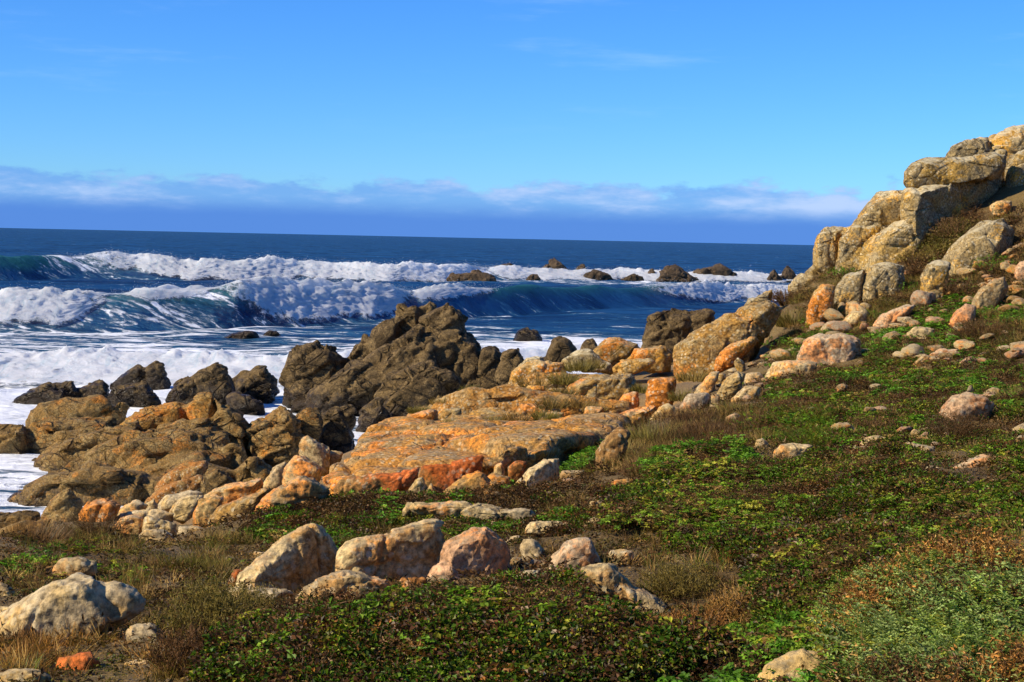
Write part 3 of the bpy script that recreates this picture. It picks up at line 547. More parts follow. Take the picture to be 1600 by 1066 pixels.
R('sea_rock','rightmost dark knob beside the massive sea rock','dark',60.0,'774,592 784,551 799,543 814,546 822,561 812,592',group='dark rocks in the surf',sm=2,crack=0.6)
R('sea_rock','small dark rock awash alone right of the massive sea rock','dark','s','799,532 809,515 826,510 841,517 849,533',group='dark rocks in the surf',sm=2,crack=0.4)
R('sea_rock','brown pointed rock behind the white-topped golden boulder','dark',66.0,'844,568 864,530 875,526 890,532 901,547 895,568',group='dark rocks in the surf',sm=2,crack=0.5)
R('sea_rock','small brown rock right of the pointed rock behind the ledge','dark',68.0,'904,552 911,532 926,528 936,541 936,556',group='dark rocks in the surf',sm=2,crack=0.5)
R('sea_rock','broad dark block behind the great golden boulder','dark',48.0,'998,545 1008,507 1029,492 1055,488 1078,492 1085,510 1060,560 1010,560','1060,520 1077,492 1111,486 1114,498 1090,530',group='dark rocks in the surf',sm=2,crack=0.8)
R('sea_rock','tiny dark rock at the left of the awash pair in mid surf','dark','s','346,529 362,522 384,516 400,519 407,528',group='dark rocks in the surf',sm=2)
R('sea_rock','tiny dark rock at the right of the awash pair in mid surf','dark','s','411,524 420,516 432,517 440,523',group='dark rocks in the surf',sm=2)
FR = 'far reef rocks in the breakers'
for lab, p in (('leftmost far reef rock, low with a flat right end','702,438 710,427 742,422 750,429 768,434 762,438'),
 ('humped far reef rock second from the left','765,431 768,420 789,413 805,416 824,430'),('tallest far reef rock with a sharp peak','832,433 852,414 866,403 884,421 901,433'),
 ('tiny far reef rock at the left foot of the tallest','823,437 829,429 839,429 843,437'),('narrow far reef rock right of the tallest','892,432 905,413 913,413 917,431'),
 ('low far reef rock right of the narrow one','910,434 930,424 950,427 957,436'),('low far reef rock in foam at the centre right','970,437 988,428 1003,431 1006,437'),
 ('small pointed far reef rock left of the twin humps','1004,435 1019,420 1033,436'),('humped far reef rock in the right cluster','1028,437 1040,419 1056,415 1067,428 1087,438'),
 ('jagged far reef rock at the right of the right cluster','1080,438 1092,421 1117,421 1124,412 1132,421 1137,418 1152,438'),
 ('left of the last two far reef rocks by the hill','1195,440 1209,422 1222,438'),('rightmost far reef rock beside the hill edge','1216,440 1229,415 1240,424 1250,440')):
    q_ = pts(p); mx_ = sum(a for a, b in q_) / len(q_); by_ = max(b for a, b in q_); p = ' '.join('%.1f,%.1f' % (mx_ + (a - mx_) * 1.2, by_ + 1 + (b - by_) * 1.12) for a, b in q_)
    R('reef_rock', lab, 'far', 's', p, group=FR, sm=1, rough=1.6, crack=0.7, sink=0.3, vox=1.2, thick=0.8)
# ------------------------------------------------------------------ ground
gp = [P(*q) for q in GC] + [P(*q) for q in BASES] + [np.array(q, float) for q in WC]
gp = np.array(gp)
_T = tps_fit(gp[:, :2] / 10.0, gp[:, 2], 0.004)
GX0, GX1, GY0, GY1, GS = -46.0, 52.0, -20.0, 92.0, 0.25
gx = np.arange(GX0, GX1 + 1e-6, GS); gy = np.arange(GY0, GY1 + 1e-6, GS)
XX, YY = np.meshgrid(gx, gy); flat = np.stack([XX.ravel(), YY.ravel()], 1)
# coarse solve, then refine
cs = 4; cgx, cgy = gx[::cs], gy[::cs]; CXX, CYY = np.meshgrid(cgx, cgy)
fine = (flat[:, 1] < 46) & (flat[:, 0] > -14) & (flat[:, 0] < 22)
def bil(grid, x0, y0, s, q):
    ny, nx = grid.shape; u = np.clip((q[:, 0] - x0) / s, 0, nx - 1.001); v = np.clip((q[:, 1] - y0) / s, 0, ny - 1.001)
    i, j = u.astype(int), v.astype(int); fu, fv = u - i, v - j
    return grid[j, i] * (1 - fu) * (1 - fv) + grid[j, i + 1] * fu * (1 - fv) + grid[j + 1, i] * (1 - fu) * fv + grid[j + 1, i + 1] * fu * fv
cz = _T(np.stack([CXX.ravel(), CYY.ravel()], 1) / 10.0).reshape(CXX.shape)
gz = bil(cz, GX0, GY0, GS * cs, flat)
gz[fine] = _T(flat[fine] / 10.0)
gz = np.clip(gz, -3.5, 16)
def in_poly(poly, x, y):
    r = np.zeros(len(x), bool); n = len(poly)
    for i in range(n):
        (x0, y0), (x1, y1) = poly[i], poly[(i + 1) % n]
        if y0 != y1: r ^= ((y0 > y) != (y1 > y)) & (x < (x1 - x0) * (y - y0) / (y1 - y0) + x0)
    return r
# bedrock under the ledges and the shore: (X, Y) outline on the map
BED = [P(x, y, d)[:2] for x, y, d in ((470,770,17.0),(640,782,15.2),(800,760,15.6),(880,735,16.5),(930,690,18.5),(1010,650,21.5),(1080,600,27.0),(1200,520,33.0),(1230,450,38.5))] + [np.array(q) for q in ((12,46),(4,50),(-20,50),(-20,26),(-9,19))]
bed = in_poly([tuple(q) for q in BED], flat[:, 0], flat[:, 1]).reshape(XX.shape).astype(float)
for _ in range(4): bed[1:-1, 1:-1] = (bed[1:-1, 1:-1] * 2 + bed[:-2, 1:-1] + bed[2:, 1:-1] + bed[1:-1, :-2] + bed[1:-1, 2:]) / 6
bed = bed.ravel(); gz -= 0.28 * bed
p3 = np.stack([flat[:, 0], flat[:, 1], np.zeros(len(flat))], 1)
bump = (fbm(p3 * 0.9, 4, 5) - 0.5) * 0.30 + (fbm(p3 * 3.0, 3, 9) - 0.5) * 0.08
gz = gz + bump
# low mounds under the plant mats
for px_, py_, d_, r_, a_ in ((560,1050,6.1,.5,.07),(740,1040,6.1,.6,.10),(900,1040,6.2,.5,.07),(1230,880,9.0,.9,.05),(1420,800,10.3,1.0,.06)):
    c_ = P(px_, py_, d_); gz = gz + a_ * np.exp(-((flat[:, 0] - c_[0]) ** 2 + (flat[:, 1] - c_[1]) ** 2) / r_ ** 2)
lump = sstep(flat[:, 0] - 0.12 * flat[:, 1], -0.5, 1.5) * sstep(flat[:, 1], 5.5, 7.5) * (1 - sstep(flat[:, 1], 14.5, 18))
gz = gz + lump * (fbm(p3 * 1.3 + 4, 3, 77) - 0.55) * 0.15
GZ = gz.reshape(XX.shape)
def ground_z(q): return bil(GZ, GX0, GY0, GS, q)
def grid_mesh(name, V, nr, nc):
    me = bpy.data.meshes.new(name)
    idx = np.arange(nr * nc).reshape(nr, nc)
    F = np.stack([idx[:-1, :-1], idx[:-1, 1:], idx[1:, 1:], idx[1:, :-1]], -1).reshape(-1, 4)
    me.vertices.add(len(V)); me.vertices.foreach_set('co', V.astype(np.float32).ravel())
    me.loops.add(F.size); me.loops.foreach_set('vertex_index', F.astype(np.int32).ravel())
    me.polygons.add(len(F)); me.polygons.foreach_set('loop_start', np.arange(0, F.size, 4, dtype=np.int32))
    me.polygons.foreach_set('loop_total', np.full(len(F), 4, np.int32))
    me.polygons.foreach_set('use_smooth', np.ones(len(F), bool)); me.update(calc_edges=True)
    return me
def link(name, me, loc=(0, 0, 0), **props):
    o = bpy.data.objects.new(name, me); o.location = loc; COL.objects.link(o)
    for k, v in props.items(): o[k] = v
    return o
t = NT('soil'); tc = t.node('ShaderNodeTexCoord'); v = tc.outputs['Object']
col = t.mix(t.smooth(t.noise(v, 0.7, 6, 0.6), 0.4, 0.62), (0.120, 0.066, 0.013), (0.200, 0.125, 0.028))
col = t.mix(t.smooth(t.noise(v, 5.0, 8, 0.7), 0.5, 0.68), col, (0.20, 0.135, 0.05))
peb = t.voro(v, 26, 'F1'); pg = t.smooth(t.noise(v, 1.4, 4), 0.46, 0.6)
col = t.mix(t.math('MULTIPLY', t.math('MULTIPLY', t.smooth(peb, 0.22, 0.12), pg), 0.7), col, (0.36, 0.28, 0.15))
fn = t.noise(v, 40, 6, 0.7)
col = t.mix(1.0, col, t.smooth(fn, 0.3, 0.7, 0.6, 1.4), 'MULTIPLY')
ge = t.node('ShaderNodeNewGeometry'); sp = t.node('ShaderNodeSeparateXYZ'); t.l.new(ge.outputs['Position'], sp.inputs[0])
col = t.mix(t.smooth(t.math('ADD', sp.outputs[2], t.noise(v, 1.5, 5)), 3.6, 2.6), col, t.mix(t.smooth(fn, 0.4, 0.6), (0.10, 0.066, 0.030), (0.055, 0.036, 0.018)))
bedn = t.attr('bed').outputs['Fac']
rk = t.mix(t.smooth(t.noise(v, 1.1, 5, 0.6), 0.4, 0.6), (0.34, 0.19, 0.05), (0.22, 0.14, 0.055)); rk = t.mix(1.0, rk, t.smooth(fn, 0.3, 0.7, 0.6, 1.4), 'MULTIPLY')
col = t.mix(t.smooth(t.math('ADD', bedn, t.math('MULTIPLY', t.math('SUBTRACT', fn, 0.5), 0.6)), 0.45, 0.6), col, t.mix(t.smooth(sp.outputs[2], 3.4, 2.2), rk, (0.15, 0.095, 0.032)))
b = t.bsdf(Base_Color=col, Roughness=0.95)
t.l.new(t.bump(t.math('ADD', t.math('MULTIPLY', fn, 0.5), t.smooth(peb, 0.3, 0.0)), 1.0, 0.06), b.inputs['Normal'])
ground = link('ground', grid_mesh('ground', np.stack([flat[:, 0], flat[:, 1], gz], 1), len(gy), len(gx)), kind='structure', label='brown stony soil slope falling from the hill to the shore')
ground.data.materials.append(t.m)
at = ground.data.attributes.new('bed', 'FLOAT', 'POINT'); at.data.foreach_set('value', bed.astype(np.float32))

# ------------------------------------------------------------------ rock meshes
def hull_into(bm, points):
    vs = [bm.verts.new(tuple(p)) for p in points]
    r = bmesh.ops.convex_hull(bm, input=vs, use_existing_faces=False)
    dead = {g for k in ('geom_interior', 'geom_unused') for g in r[k] if isinstance(g, bmesh.types.BMVert)}
    if dead: bmesh.ops.delete(bm, geom=list(dead), context='VERTS')
def block_points(poly, Y, thick, sink, rs, rnd_=False, skew=0.0):
    xs = [q[0] for q in poly]; ys = [q[1] for q in poly]; cx, cy = sum(xs) / len(xs), sum(ys) / len(ys)
    w, h = (max(xs) - min(xs)) * Y / FPX, (max(ys) - min(ys)) * Y / FPX
    t = 0.46 * math.sqrt(w * h) * thick
    half = (max(xs) - min(xs)) / 2
    def sk(x): return skew * t * (x - cx) / half
    out = []
    n = len(poly)
    for i in range(n):
        a, b = poly[i], poly[(i + 1) % n]
        out.append(P(a[0], a[1], Y + rs.uniform(-.12, .12) * t + sk(a[0])))
    for sgn in (-1, 1):
        for sc, dp, jit in (((0.86, 0.55, 0.20), (0.55, 0.98, 0.22)) if rnd_ else ((0.95, 0.55, 0.12), (0.74, 0.95, 0.16))):
            sh = (0.10 if sgn < 0 else -0.04) * (max(ys) - min(ys)) * dp
            for i in range(n):
                a, b = poly[i], poly[(i + 1) % n]; m = rs.uniform(0, 0.6)
                x = a[0] * (1 - m) + b[0] * m; y = a[1] * (1 - m) + b[1] * m; k = sc + rs.uniform(-.1, .08)
                out.append(P(cx + (x - cx) * k, cy + (y - cy) * k + sh * (1 - sc) * 2, Y + sk(x) + sgn * t * (dp + rs.uniform(-jit, jit))))
    if sink > 0:
        yb = max(ys); lowp = [p for p in out if p[2] < P(cx, cy, Y)[2]]
        out += [np.array([p[0] * 1.0, p[1], p[2] - sink * h]) for p in lowp]
    return out, w, h
jobs = []
for k, r in enumerate(ROCKS):
    rs = random.Random(1000 + k); bm = bmesh.new(); ws, hs_, Ys = [], [], []
    if r['extra']:
        q = r['extra'](); hull_into(bm, q); q = np.array(q); ws.append(np.ptp(q[:, 0])); hs_.append(0.9); Ys.append(18.0)
    for poly, Y in r['blocks']:
        q, w, h = block_points(poly, Y, r['thick'], r['sink'], rs, r['sm'] >= 7, r['skew']); hull_into(bm, q); ws.append(w); hs_.append(h); Ys.append(Y)
    me = bpy.data.meshes.new('tmp'); bm.to_mesh(me); bm.free()
    ob = bpy.data.objects.new('tmp', me); COL.objects.link(ob)
    vox = 1.16 * max(r['vox'] * min(Ys) / FPX, max(ws) / 85); vox = min(vox, min(min(ws), min(hs_)) / 9)
    m = ob.modifiers.new('r', 'REMESH'); m.mode = 'VOXEL'; m.voxel_size = vox; m.adaptivity = 0
    m = ob.modifiers.new('s', 'SMOOTH'); m.factor = 0.5; m.iterations = max(1, int(r['sm'] * 0.36))
    jobs.append((r, ob, vox, max(ws), max(hs_), 0.5 * (sum(ws) / len(ws) + sum(hs_) / len(hs_))))
dg = bpy.context.evaluated_depsgraph_get()
done = []
for r, ob, vox, w, h, msz in jobs:
    ev = ob.evaluated_get(dg); me = bpy.data.meshes.new_from_object(ev, depsgraph=dg); done.append(me)
NTRI = 0
for k, ((r, ob, vox, w, h, msz), me) in enumerate(zip(jobs, done)):
    bpy.data.objects.remove(ob)
    n = len(me.vertices); co = np.zeros(n * 3, np.float32); me.vertices.foreach_get('co', co); co = co.reshape(-1, 3).astype(float)
    no = np.zeros(n * 3, np.float32); me.vertices.foreach_get('normal', no); no = no.reshape(-1, 3)
    sz = msz; a = (0.05 if not r['crack'] else 0.02) * sz * r['rough']
    d = (fbm(co / (sz * 0.42), 5, 100 + k, 0.52) - 0.5) * 2.0 * a
    d -= (1 - fbm(co / (sz * 0.30) + 5, 3, 300 + k, 0.5, billow=True)) ** 5 * 0.9 * a
    d += (fbm(co / (sz * 0.13) + 9, 3, 350 + k, 0.6, ridged=True) - 0.62) * (0.035 if not r['crack'] else 0.012) * sz * min(r['rough'], 1.2)
    # joints: straight fractures across the block
    rs = np.random.default_rng(500 + k)
    for j in range(2 if not r['crack'] else 3):
        nv = rs.normal(size=3); nv /= np.linalg.norm(nv); c = co[rs.integers(n)]
        dist = np.abs((co - c) @ nv + (fbm(co / (sz * 0.5), 3, 700 + k + j) - 0.5) * sz * 0.25)
        d -= np.exp(-(dist / (vox * 1.1)) ** 2) * min(0.035 * sz, 2.2 * vox)
    if not r['crack']:
        e, cid, ti = cells(co / (sz * 0.85) + (np.stack([fbm(co / (sz * .5) + o, 2, 40 + o) for o in (0, 7, 13)], 1) - 0.5) * 0.2, 23 + k)
        d += (ti * 0.11 + (cid - 0.5) * 0.03 - (1 - sstep(e, 0, 0.04)) * 0.006) * sz * min(1.0, 3.0 / r['sm'])
    if r['crack']:
        q = co / (sz * 0.85)
        if r['strata'] or r['mat'] in ('dark', 'shelf'):
            ang, sq = r['strata'] or (0.5, 0.6); ca, sa = math.cos(ang), math.sin(ang)
            q = np.stack([(q[:, 0] * ca + q[:, 2] * sa) * 0.62, q[:, 1] * 0.9, (-q[:, 0] * sa + q[:, 2] * ca) * 1.7], 1)
        q = q + (np.stack([fbm(co / (sz * .5) + o, 3, 40 + o) for o in (0, 7, 13)], 1) - 0.5) * 0.28
        e, cid, ti = cells(q, 17 + k); e2, cid2, ti2 = cells(q * 2.7 + 3, 91 + k)
        A = 0.055 * sz * r['crack']
        d += (cid - 0.5) * 1.7 * A + ti * 4.5 * A + (cid2 - 0.5) * 0.8 * A + ti2 * 2.6 * A - (1 - sstep(e, 0, 0.07)) * 0.9 * A - (1 - sstep(e2, 0, 0.09)) * 0.4 * A
    co = co + no * d[:, None]
    base = np.array([co[:, 0].mean(), co[:, 1].mean(), co[:, 2].min()])
    me.vertices.foreach_set('co', (co - base).astype(np.float32).ravel())
    me.polygons.foreach_set('use_smooth', np.ones(len(me.polygons), bool)); me.update()
    me.materials.clear(); me.materials.append(MAT[r['mat']]); me.name = r['name']
    o = link(r['name'], me, base, label=r['label'], category=r['cat'], lichen=float(r['lichen']))
    if r['group']: o['group'] = r['group']
    NTRI += 2 * len(me.polygons)
print('rock tris', NTRI)
# ------------------------------------------------------------------ sea
# breaking waves: crest line Y(X), crest height, front and back widths
WAVES = [
 dict(X=[-60,-46,-38,-28,-22,-14,-6,4,14,26,40,60], Y=[112,116,118,122,126,138,150,164,180,198,212,225], A=[1.3,1.4,1.6,2.4,2.75,2.2,2.1,1.85,1.95,1.3,1.2,1.0], wf=6.5, wb=17),
 dict(X=[-120,-90,-74,-64,-50,-34,-20,-8,4,20,50,90], Y=[214,220,226,238,246,254,260,272,286,292,296,300], A=[3.2,3.3,3.4,3.2,2.3,2.2,1.8,2.0,1.2,1.3,1.0,0.9], wf=9, wb=24),
 dict(X=[-60,-40,-25,-12,-6,2,8,20], Y=[74,75,76,77,82,94,96,98], A=[0.45,0.5,0.55,0.5,0.35,0.25,0.2,0.2], wf=5.0, wb=9),
]
def wave_z(X, Y):
    z = np.zeros_like(X); hi = np.zeros_like(X)
    for w in WAVES:
        yc = np.interp(X, w['X'], w['Y']); a = np.interp(X, w['X'], w['A']) * (1 + 0.10 * np.sin(X * 0.31 + 1) + 0.07 * np.sin(X * 0.83 + w['wf'])); u = Y - yc - 1.6 * np.sin(X * 0.23 + w['wf'])
        f = np.where(u < 0, np.clip(1 + u / w['wf'], 0, 1), 0); front = f * f * (3 - 2 * f) ** 0.6
        bk = np.exp(-(np.maximum(u, 0) / w['wb']) ** 2 * 1.6)
        z += a * np.where(u < 0, front, bk) - 0.28 * a * np.exp(-((u + w['wf'] * 1.25) / (w['wf'] * 0.6)) ** 2)
        hi = np.maximum(hi, np.where(u < 0, front, bk) * a)
    return z, hi
def chop(X, Y):
    p = np.stack([X * 0.22 + Y * 0.03, Y * 0.34, np.zeros_like(X)], 1)
    q = np.stack([X * 0.07, Y * 0.11, np.zeros_like(X)], 1)
    k = np.clip(Y / 60, 0.4, 1)
    far = np.clip((Y - 150) / 250, 0, 1)
    return ((fbm(p, 4, 61, 0.55) - 0.5) * 0.55 + (fbm(q, 3, 67, ridged=True) - 0.6) * 0.55) * k * (1 + 0.8 * far)
yr = np.concatenate([np.arange(30, 300, 0.55), 300 * 1.012 ** np.arange(0, 130), 300 * 1.012 ** 130 * 1.35 ** np.arange(1, 15)])
ac = np.concatenate([-np.geomspace(3.5, 0.46, 14)[:-1], np.linspace(-0.45, 0.45, 520), np.geomspace(0.46, 3.5, 14)[1:]])
A_, Yg = np.meshgrid(ac, yr); Xg = A_ * Yg
X1, Y1 = Xg.ravel(), Yg.ravel()
wz, hi = wave_z(X1, Y1)
fade = 1 - sstep(Y1, 1500, 6000)
z = wz + chop(X1, Y1) * fade * 0.7
# how much foam lies on the water
fo = 0.10 * np.ones_like(X1)
fo += 0.26 * (1 - sstep(Y1, 84, 116))                       # churned inshore water
for w, (x0, x1), back, amt in ((WAVES[0], (-80, -7), 26, .42), (WAVES[0], (20, 60), 22, .5), (WAVES[1], (-70, 60), 30, .5), (WAVES[2], (-60, 20), 14, .5)):
    u = Y1 - np.interp(X1, w['X'], w['Y'])
    env = sstep(X1, x0 - 4, x0 + 4) * (1 - sstep(X1, x1 - 5, x1 + 5))
    fo += amt * env * np.exp(-np.abs(np.where(u > 0, u / back, u / 7.0)) * 1.2)
fo += 0.13 * (1 - sstep(Y1, 66, 80))
fo += 0.16 * sstep(Y1, 80, 90) * (1 - sstep(Y1, 108, 124))
fo += 0.38 * np.exp(-((Y1 - 262) / 16) ** 2) * sstep(X1, -40, -10)     # wash round the reef
fo += 0.30 * np.exp(-((Y1 - np.interp(X1, WAVES[0]['X'], WAVES[0]['Y']) + 14) / 7) ** 2) * (X1 < 0)
for x0, y0, r0 in ((2, 112, 10), (-14, 66, 9), (-22, 60, 9), (4, 92, 12), (9, 96, 10), (-9, 52, 9), (-17, 46, 10)):
    fo += 0.25 * np.exp(-((X1 - x0) ** 2 + (Y1 - y0) ** 2) / r0 ** 2)
fo -= 0.20 * sstep(hi, 1.2, 2.4) * (np.interp(X1, WAVES[0]['X'], WAVES[0]['Y']) - Y1 > 0.5) * (Y1 < 230)
sea_me = grid_mesh('sea', np.stack([X1, Y1, z], 1), len(yr), len(ac))
for nm, arr in (('foam', np.clip(fo, 0, 1.2)), ('rise', np.clip(hi / 3.0, 0, 1))):
    at = sea_me.attributes.new(nm, 'FLOAT', 'POINT'); at.data.foreach_set('value', arr.astype(np.float32))
t = NT('sea_water'); tc = t.node('ShaderNodeTexCoord'); v = tc.outputs['Object']
foam = t.attr('foam').outputs['Fac']; rise = t.attr('rise').outputs['Fac']
ve = t.mapping(v, (0.33, 1.0, 0.6)); lace = t.noise(ve, 0.62, 8, 0.66, 1.2); lace2 = t.noise(t.mapping(v, (0.5, 1.2, 1), loc=(40, 3, 0)), 2.3, 5, 0.6, 0.8)
lc = t.math('ADD', t.math('MULTIPLY', lace, 0.75), t.math('MULTIPLY', lace2, 0.25))
fm = t.math('ADD', foam, t.math('MULTIPLY', t.math('SUBTRACT', lc, 0.5), 3.0))
ff = t.smooth(fm, 0.46, 0.66)
deep = t.mix(t.smooth(t.noise(t.mapping(v, (0.03, 0.14, 0.05)), 1.0, 8, 0.66), 0.36, 0.64), (0.003, 0.020, 0.074), (0.011, 0.062, 0.165))
body = t.mix(t.math('MULTIPLY', t.smooth(rise, 0.22, 0.75), 0.85), deep, (0.018, 0.105, 0.100))
body = t.mix(t.smooth(fm, 0.2, 0.5, 0, 0.55), body, (0.05, 0.17, 0.26))
col = t.mix(ff, body, (0.88, 0.90, 0.91))
rip = t.noise(t.mapping(v, (0.6, 1.3, 1)), 1.6, 7, 0.68, 0.4); rip2 = t.noise(t.mapping(v, (0.05, 0.16, 0.1)), 1.0, 8, 0.62, 0.5)
hgt = t.math('ADD', t.math('MULTIPLY', rip, 0.22), t.math('MULTIPLY', rip2, 1.3)); hgt = t.math('ADD', hgt, t.math('MULTIPLY', ff, 0.10))
nb = t.bump(hgt, 1.0, 1.3)
# a ruffled sea never mirrors fully at grazing angles: its facets stand up to the view
fr = t.node('ShaderNodeFresnel'); fr.inputs['IOR'].default_value = 1.33; t.l.new(nb, fr.inputs['Normal'])
k = t.math('MULTIPLY', t.math('MINIMUM', fr.outputs[0], 0.17), t.math('SUBTRACT', 1.0, ff))
df = t.node('ShaderNodeBsdfDiffuse'); gl = t.node('ShaderNodeBsdfGlossy'); gl.inputs['Roughness'].default_value = 0.16; mx = t.node('ShaderNodeMixShader')
t.l.new(col, df.inputs['Color']); t.l.new(nb, df.inputs['Normal']); t.l.new(nb, gl.inputs['Normal'])
t.l.new(k, mx.inputs[0]); t.l.new(df.outputs[0], mx.inputs[1]); t.l.new(gl.outputs[0], mx.inputs[2]); t.l.new(mx.outputs[0], t.out.inputs[0])
sea = link('sea', sea_me, kind='structure', label='deep blue sea with foam-laced swell running to the horizon'); sea_me.materials.append(t.m)

# white water: lumpy foam rolling down the broken lengths of each wave
t = NT('white_foam'); tc = t.node('ShaderNodeTexCoord'); v = tc.outputs['Object']
n1_ = t.noise(v, 1.1, 7, 0.68, 0.4); n2_ = t.noise(v, 5.0, 5, 0.7)
st_ = t.noise(t.mapping(v, (2.2, 0.5, 0.45), rot=(0, 0.12, 0)), 1.0, 6, 0.66, 0.6)
col = t.mix(t.smooth(n1_, 0.36, 0.56), (0.84, 0.88, 0.90), (0.95, 0.95, 0.94))
col = t.mix(t.smooth(st_, 0.50, 0.70, 0, 0.55), col, (0.50, 0.68, 0.74))
nb = t.bump(t.math('ADD', n1_, t.math('MULTIPLY', n2_, 0.35)), 0.45, 0.28)
df = t.node('ShaderNodeBsdfDiffuse'); tl = t.node('ShaderNodeBsdfTranslucent'); ms = t.node('ShaderNodeMixShader'); ms.inputs[0].default_value = 0.5
for n_ in (df, tl): t.l.new(col, n_.inputs['Color']); t.l.new(nb, n_.inputs['Normal'])
t.l.new(df.outputs[0], ms.inputs[1]); t.l.new(tl.outputs[0], ms.inputs[2])
ed = t.attr('edge').outputs['Fac']; en = t.noise(t.mapping(v, (0.7, 1, 1.0)), 1.7, 7, 0.7, 0.5)
al = t.smooth(t.math('ADD', ed, t.math('MULTIPLY', t.math('SUBTRACT', en, 0.5), 2.4)), 0.22, 0.62)
tp = t.node('ShaderNodeBsdfTransparent'); mx = t.node('ShaderNodeMixShader'); t.l.new(al, mx.inputs[0]); t.l.new(tp.outputs[0], mx.inputs[1]); t.l.new(ms.outputs[0], mx.inputs[2]); t.l.new(mx.outputs[0], t.out.inputs[0])
FOAM = t.m
ts = NT('spray_drops'); ds_ = ts.node('ShaderNodeBsdfDiffuse'); ds_.inputs[0].default_value = (0.92, 0.93, 0.93, 1); tls = ts.node('ShaderNodeBsdfTranslucent'); tls.inputs[0].default_value = (0.92, 0.93, 0.93, 1); mxs = ts.node('ShaderNodeMixShader'); ts.l.new(ds_.outputs[0], mxs.inputs[1]); ts.l.new(tls.outputs[0], mxs.inputs[2]); ts.l.new(mxs.outputs[0], ts.out.inputs[0]); SPRAY = ts.m
def foam_roll(label, w, x0, x1, thick, seed, lead=1.0, top=0.35, ends=(5.0, 5.0), spray=3000, res=0.2, sprayh=0.35):
    spray = spray // 3
    ns = int((x1 - x0) / res); nt = int((w['wf'] * 1.4 + 4) / res)
    s = np.linspace(x0, x1, ns); tt = np.linspace(0, 1, nt); Sx, Tt = np.meshgrid(s, tt)
    Sx, Tt = Sx.ravel(), Tt.ravel()
    yc = np.interp(Sx, w['X'], w['Y']) + 1.6 * np.sin(Sx * 0.23 + w['wf'])
    wob = (fbm(np.stack([Sx * 0.35, Sx * 0, Sx * 0 + seed], 1), 4, seed) - 0.5) * 2
    env = np.minimum(sstep(Sx, x0, x0 + ends[0]), 1 - sstep(Sx, x1 - ends[1], x1))
    reach = 0.12 + 0.88 * np.minimum(np.clip((Sx - x0) / ends[0], 0, 1), np.clip((x1 - Sx) / ends[1], 0, 1))
    u = 2.6 - Tt * (2.6 + w['wf'] * (0.95 + 0.35 * wob) * lead * reach)
    Yv = yc + u; z0, _ = wave_z(Sx, Yv)
    prof = np.sin(np.pi * np.clip(Tt, 0, 1)) ** 0.6
    p = np.stack([Sx, Yv * 0.9, z0 * 1.2], 1)
    big = fbm(p * 0.5, 3, seed + 1, 0.55, billow=True); sm_ = fbm(p * 1.5, 5, seed + 5, 0.68, billow=True)
    d = prof * (0.25 + 0.75 * env) * thick * (0.50 + 0.42 * big + 0.34 * (sm_ - 0.3))
    jag = np.exp(-((Tt - 0.25) / 0.16) ** 2) * env * top * (fbm(np.stack([Sx * 1.1, Tt * 3, Sx * 0], 1), 5, seed + 9, 0.65) ** 2 * 3.0)
    V = np.stack([Sx + (sm_ - 0.4) * 0.6 * thick * prof, Yv - d * 0.8, z0 + d * 0.55 + jag + 0.03], 1)
    me = grid_mesh('breaking_wave', V, nt, ns); me.materials.append(FOAM)
    edge = np.minimum(1, np.minimum(Tt / 0.30, (1 - Tt) / 0.22)) * np.minimum(1, np.minimum((Sx - x0) / ends[0], (x1 - Sx) / ends[1]) * 1.3 + 0.15 * (Tt < 0.5))
    at = me.attributes.new('edge', 'FLOAT', 'POINT'); at.data.foreach_set('value', np.clip(edge, 0, 1).astype(np.float32))
    o = link('breaking_wave', me, kind='stuff', label=label)
    # flung droplets over the crest and along the rim
    rs = np.random.default_rng(seed); top_i = np.where((edge > 0.15) & ((Tt < 0.5) | (edge < 0.5)))[0]
    ii = rs.choice(top_i, spray); pick = V[ii]; up = np.minimum(rs.exponential(sprayh * 0.22, spray), sprayh * 0.9) * np.where(Tt[ii] < 0.5, 1, 0.4) * (0.3 + 1.4 * fbm(np.stack([Sx[ii] * 0.5, Sx[ii] * 0, Sx[ii] * 0], 1), 3, seed + 2) ** 2 * 2); off = rs.normal(0, 0.22, (spray, 3))
    c = pick + off + np.stack([0 * up, 0.3 * up, up], 1); r_ = rs.uniform(0.005, 0.015, spray) * np.mean(yc) / 120
    tet = np.array([[1, 1, 1], [1, -1, -1], [-1, 1, -1], [-1, -1, 1]], float)
    VV = (c[:, None] + tet[None] * r_[:, None, None] * rs.uniform(0.5, 1.3, (spray, 4, 1))).reshape(-1, 3)
    FF = (np.arange(spray)[:, None, None] * 4 + np.array([[0, 1, 2], [0, 3, 1], [0, 2, 3], [1, 3, 2]])[None]).reshape(-1, 3)
    sm = bpy.data.meshes.new('spray'); sm.from_pydata(VV.tolist(), [], FF.tolist()); sm.materials.append(SPRAY)
    so_ = link('spray', sm, kind='stuff'); so_.parent = o
foam_roll('tumbling white foam of the mid wave at the left edge', WAVES[0], -60, -30.0, 0.95, 3, ends=(6, 3.0), spray=5000)
foam_roll('thin foam feathering along the dark crest of the mid wave', WAVES[0], -31, -23, 0.35, 13, lead=0.35, ends=(3, 3), spray=1500)
foam_roll('tumbling white foam in the middle of the mid wave', WAVES[0], -25, -8.5, 1.05, 23, ends=(7, 2.5), spray=5000)
foam_roll('small foam crest right of the tumbling middle foam', WAVES[0], -10, 0, 0.4, 33, lead=0.40, ends=(2, 6), spray=1800)
foam_roll('white foam of the mid wave at its right end by the hill', WAVES[0], 13.5, 52, 0.9, 43, ends=(11, 5), spray=4500)
foam_roll('long white foam line of the far wave', WAVES[1], -68, -2, 1.2, 53, ends=(16, 9), spray=9000, res=0.3, sprayh=0.55)
